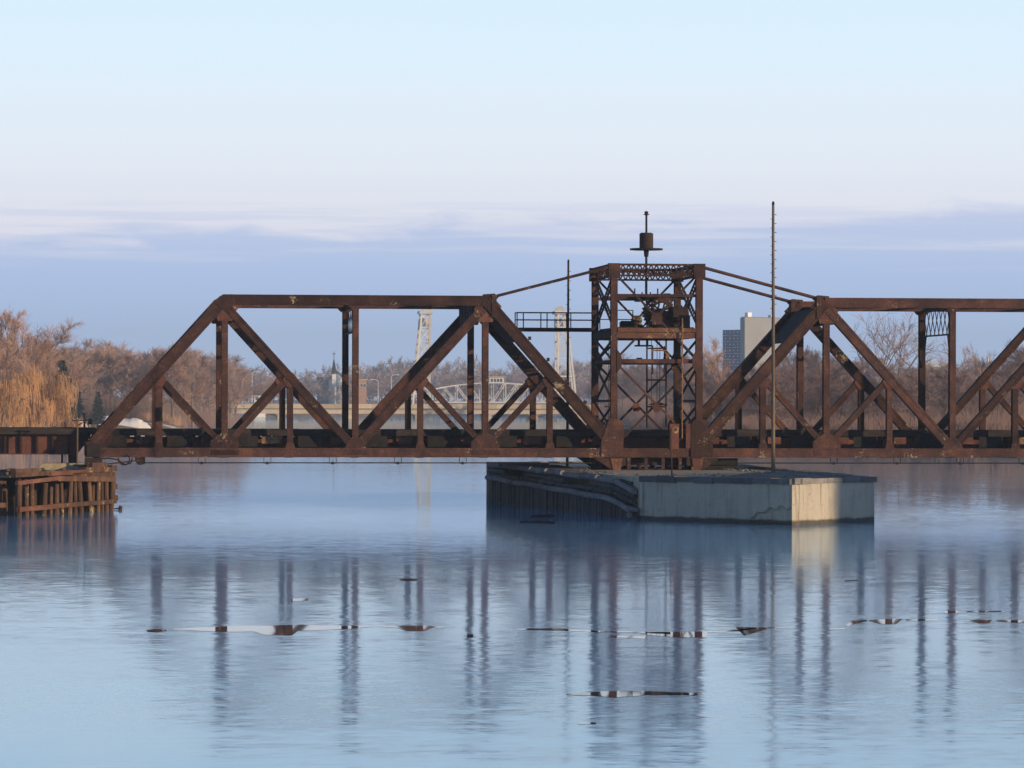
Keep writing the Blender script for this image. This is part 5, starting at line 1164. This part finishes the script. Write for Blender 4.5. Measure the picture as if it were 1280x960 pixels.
# right bank houses
house(1158, 1191, 470, 459, 452, 1100, 'tan_concrete', 'white_paint', 'long pale hilltop house with bright roof behind the latticed mid post', wins=6)
house(1128, 1146, 545, 532, 524, 535, 'blue_paint', 'slate', 'small blue house low between the diagonals right of the sub post', wins=2)
house(1040, 1060, 505, 486, 478, 690, 'blue_paint', 'brown_roof', 'blue house in the thicket right of the inner hip post', chim=True)
house(1092, 1110, 495, 470, 461, 760, 'blue_paint', 'brown_roof', 'taller blue house with brown roof behind the wind bent trees', wins=2, chim=True)
house(1132, 1144, 505, 491, 485, 720, 'tan_concrete', 'brown_roof', 'small tan house left of the latticed mid post', wins=2)
house(982, 1000, 515, 498, 491, 690, 'blue_paint', 'slate', 'blue house between the tall timber pole and the hip post', wins=2)
house(1196, 1222, 540, 524, 516, 600, 'blue_paint', 'slate', 'grey blue house in the brush near the right edge', wins=3)
house(1012, 1030, 500, 487, 480, 820, 'white_paint', 'brown_roof', 'pale house half hidden left of the inner hip post', wins=2)
def chimney_pole(px, py0, py1, Y, label):
    x = gx(px, Y); z0 = ground_h(x, Y); z1 = onY(px, py0, Y).z; mb = MB(); mb.tube((x,Y,z0),(x,Y,z1),.35,.28,10); mb.tube((x,Y,z1),(x,Y,z1+.3),.42,.42,10); tag(mb.build('flue_stack', M['white_paint']), label, 'flue')
chimney_pole(1235, 447, 470, 900, 'white flue stack rising from the trees near the right edge')
# ------------------------------------------------------------------ apartment block
YA = 1450
ab = thing('apartment_building', 'tall slab apartment block with a blank pale gable and dark balconied wing', 'building', (gx(931, YA), YA, 1))
ce = onY(931, 397, YA); ztall = ce.z; zwing = onY(931, 412, YA).z
ang = math.radians(43)
er = Vector((math.cos(ang), math.sin(ang), 0)); el = Vector((-math.sin(ang)*1.0, math.cos(ang), 0))
er = Vector((ct*er.x+st*er.y, -st*er.x+ct*er.y, 0)); el = Vector((ct*el.x+st*el.y, -st*el.x+ct*el.y, 0))
c0 = Vector((ce.x, YA, 0)); wr = (gx(983, YA+10)-gx(931, YA+10))/er.x*.98; 
def quad(p, u, lu, v, lv, z0, z1, name, mat, par):
    mb = MB(); q = [p, p+u*lu, p+u*lu+v*lv, p+v*lv]; mb.slab([(a.x, a.y) for a in q], z0, z1); return mb.build(name, M[mat], par)
wl = 12.0
quad(c0, er, wr, el, 2.4, 0, ztall, 'gable_slab', 'grey_wall', ab)
quad(c0+el*2.4+er*.3, er, wr-.6, el, wl-2.4, 0, zwing, 'wing', 'shaded_wall', ab)
quad(c0+er*2+el*.3, er, 2.2, el, 1.6, ztall, ztall+2.0, 'vent', 'white_paint', ab); quad(c0+er*15+el*.3, er, 2.0, el, 1.6, ztall, ztall+1.3, 'vent', 'white_paint', ab)
mb = MB(); mb.tube(c0+er*15.5+el*.8+Vector((0,0,ztall+1.3)), c0+er*15.5+el*.8+Vector((0,0,ztall+7)), .12, .08, 6); mb.build('antenna', M['white_paint'], ab)
quad(c0+er*.25-el*.0, er, wr-.5, el, 2.0, ztall+.0, ztall+.35, 'parapet', 'coping', ab)
floors = 14; fh = (zwing-2.0)/floors
for f_ in range(floors):
    zf = 2.0+fh*f_
    for k, (a0, wd) in enumerate(((3.1, 1.6), (5.3, 1.2), (7.2, 1.6), (9.6, 1.6))):
        p = c0+el*a0+er*.30
        quad(p-er*.10, er, .08, el, wd, zf+.9, zf+fh-.5, 'window', 'glass', ab)
        if k in (0, 2, 3): quad(p-er*1.2, er, 1.08, el, wd+.5, zf-.05, zf+.10, 'balcony', 'white_paint', ab)
        quad(p-er*.16+el*(wd*.35), er, .05, el, .5, zf+1.0, zf+1.6, 'blind', 'white_paint', ab)
for f_ in range(floors+1):
    p = c0+er*(wr*.78)-el*.05
    if f_ % 2 == 0: quad(p, er, 1.0, el, .04, 2.5+fh*f_, 3.7+fh*f_, 'window', 'glass', ab)
# ------------------------------------------------------------------ unseen brick block, added on the right bank to shade the pier nose
pm = Vector((T.x, T.y, 0)).lerp(Vector((RC.x, RC.y, 0)), .53); shd = Vector((SUN.x, SUN.y, 0)).normalized(); pn = Vector((-shd.y, shd.x, 0))
if pn.y < 0: pn = -pn
c0 = pm+shd*112; hgt = 3.0+112*math.tan(SUN_EL)
wh = thing('shade_block', 'tall unseen brick block added on the right bank to shade the pier nose', 'building', c0)
def wq(a, b, z0, z1, name, mat, par=None, o0=0, o1=30):
    mb = MB(); q = [c0+pn*a+shd*o0, c0+pn*b+shd*o0, c0+pn*b+shd*o1, c0+pn*a+shd*o1]; mb.slab([(v.x, v.y) for v in q], z0, z1); return mb.build(name, M[mat], par or wh)
wq(0, 12, .5, hgt, 'wall', 'brick'); wq(-.2, 12.2, hgt, hgt+.35, 'roof', 'slate', None, -.2, 30.2)
for f_ in range(4):
    for k in range(4): wq(1.2+k*2.8, 2.6+k*2.8, 3+f_*4.0, 5.2+f_*4.0, 'window', 'glass', None, -.06, -.01)
# ------------------------------------------------------------------ thin winter haze
mh, N, L, p = newmat('haze'); N.remove(p)
vol = N.new('ShaderNodeVolumePrincipled'); vol.inputs['Color'].default_value = (0.60,0.78,1.0,1); vol.inputs['Density'].default_value = 0.00021; vol.inputs['Anisotropy'].default_value = 0.0
L.new(vol.outputs[0], N['Material Output'].inputs['Volume'])
if HAZE:
    mb = MB(); mb.box(-2900, 3700, -120, 3750, -5, 75); hz_ = mb.build('haze', mh); struct(hz_, 'stuff')
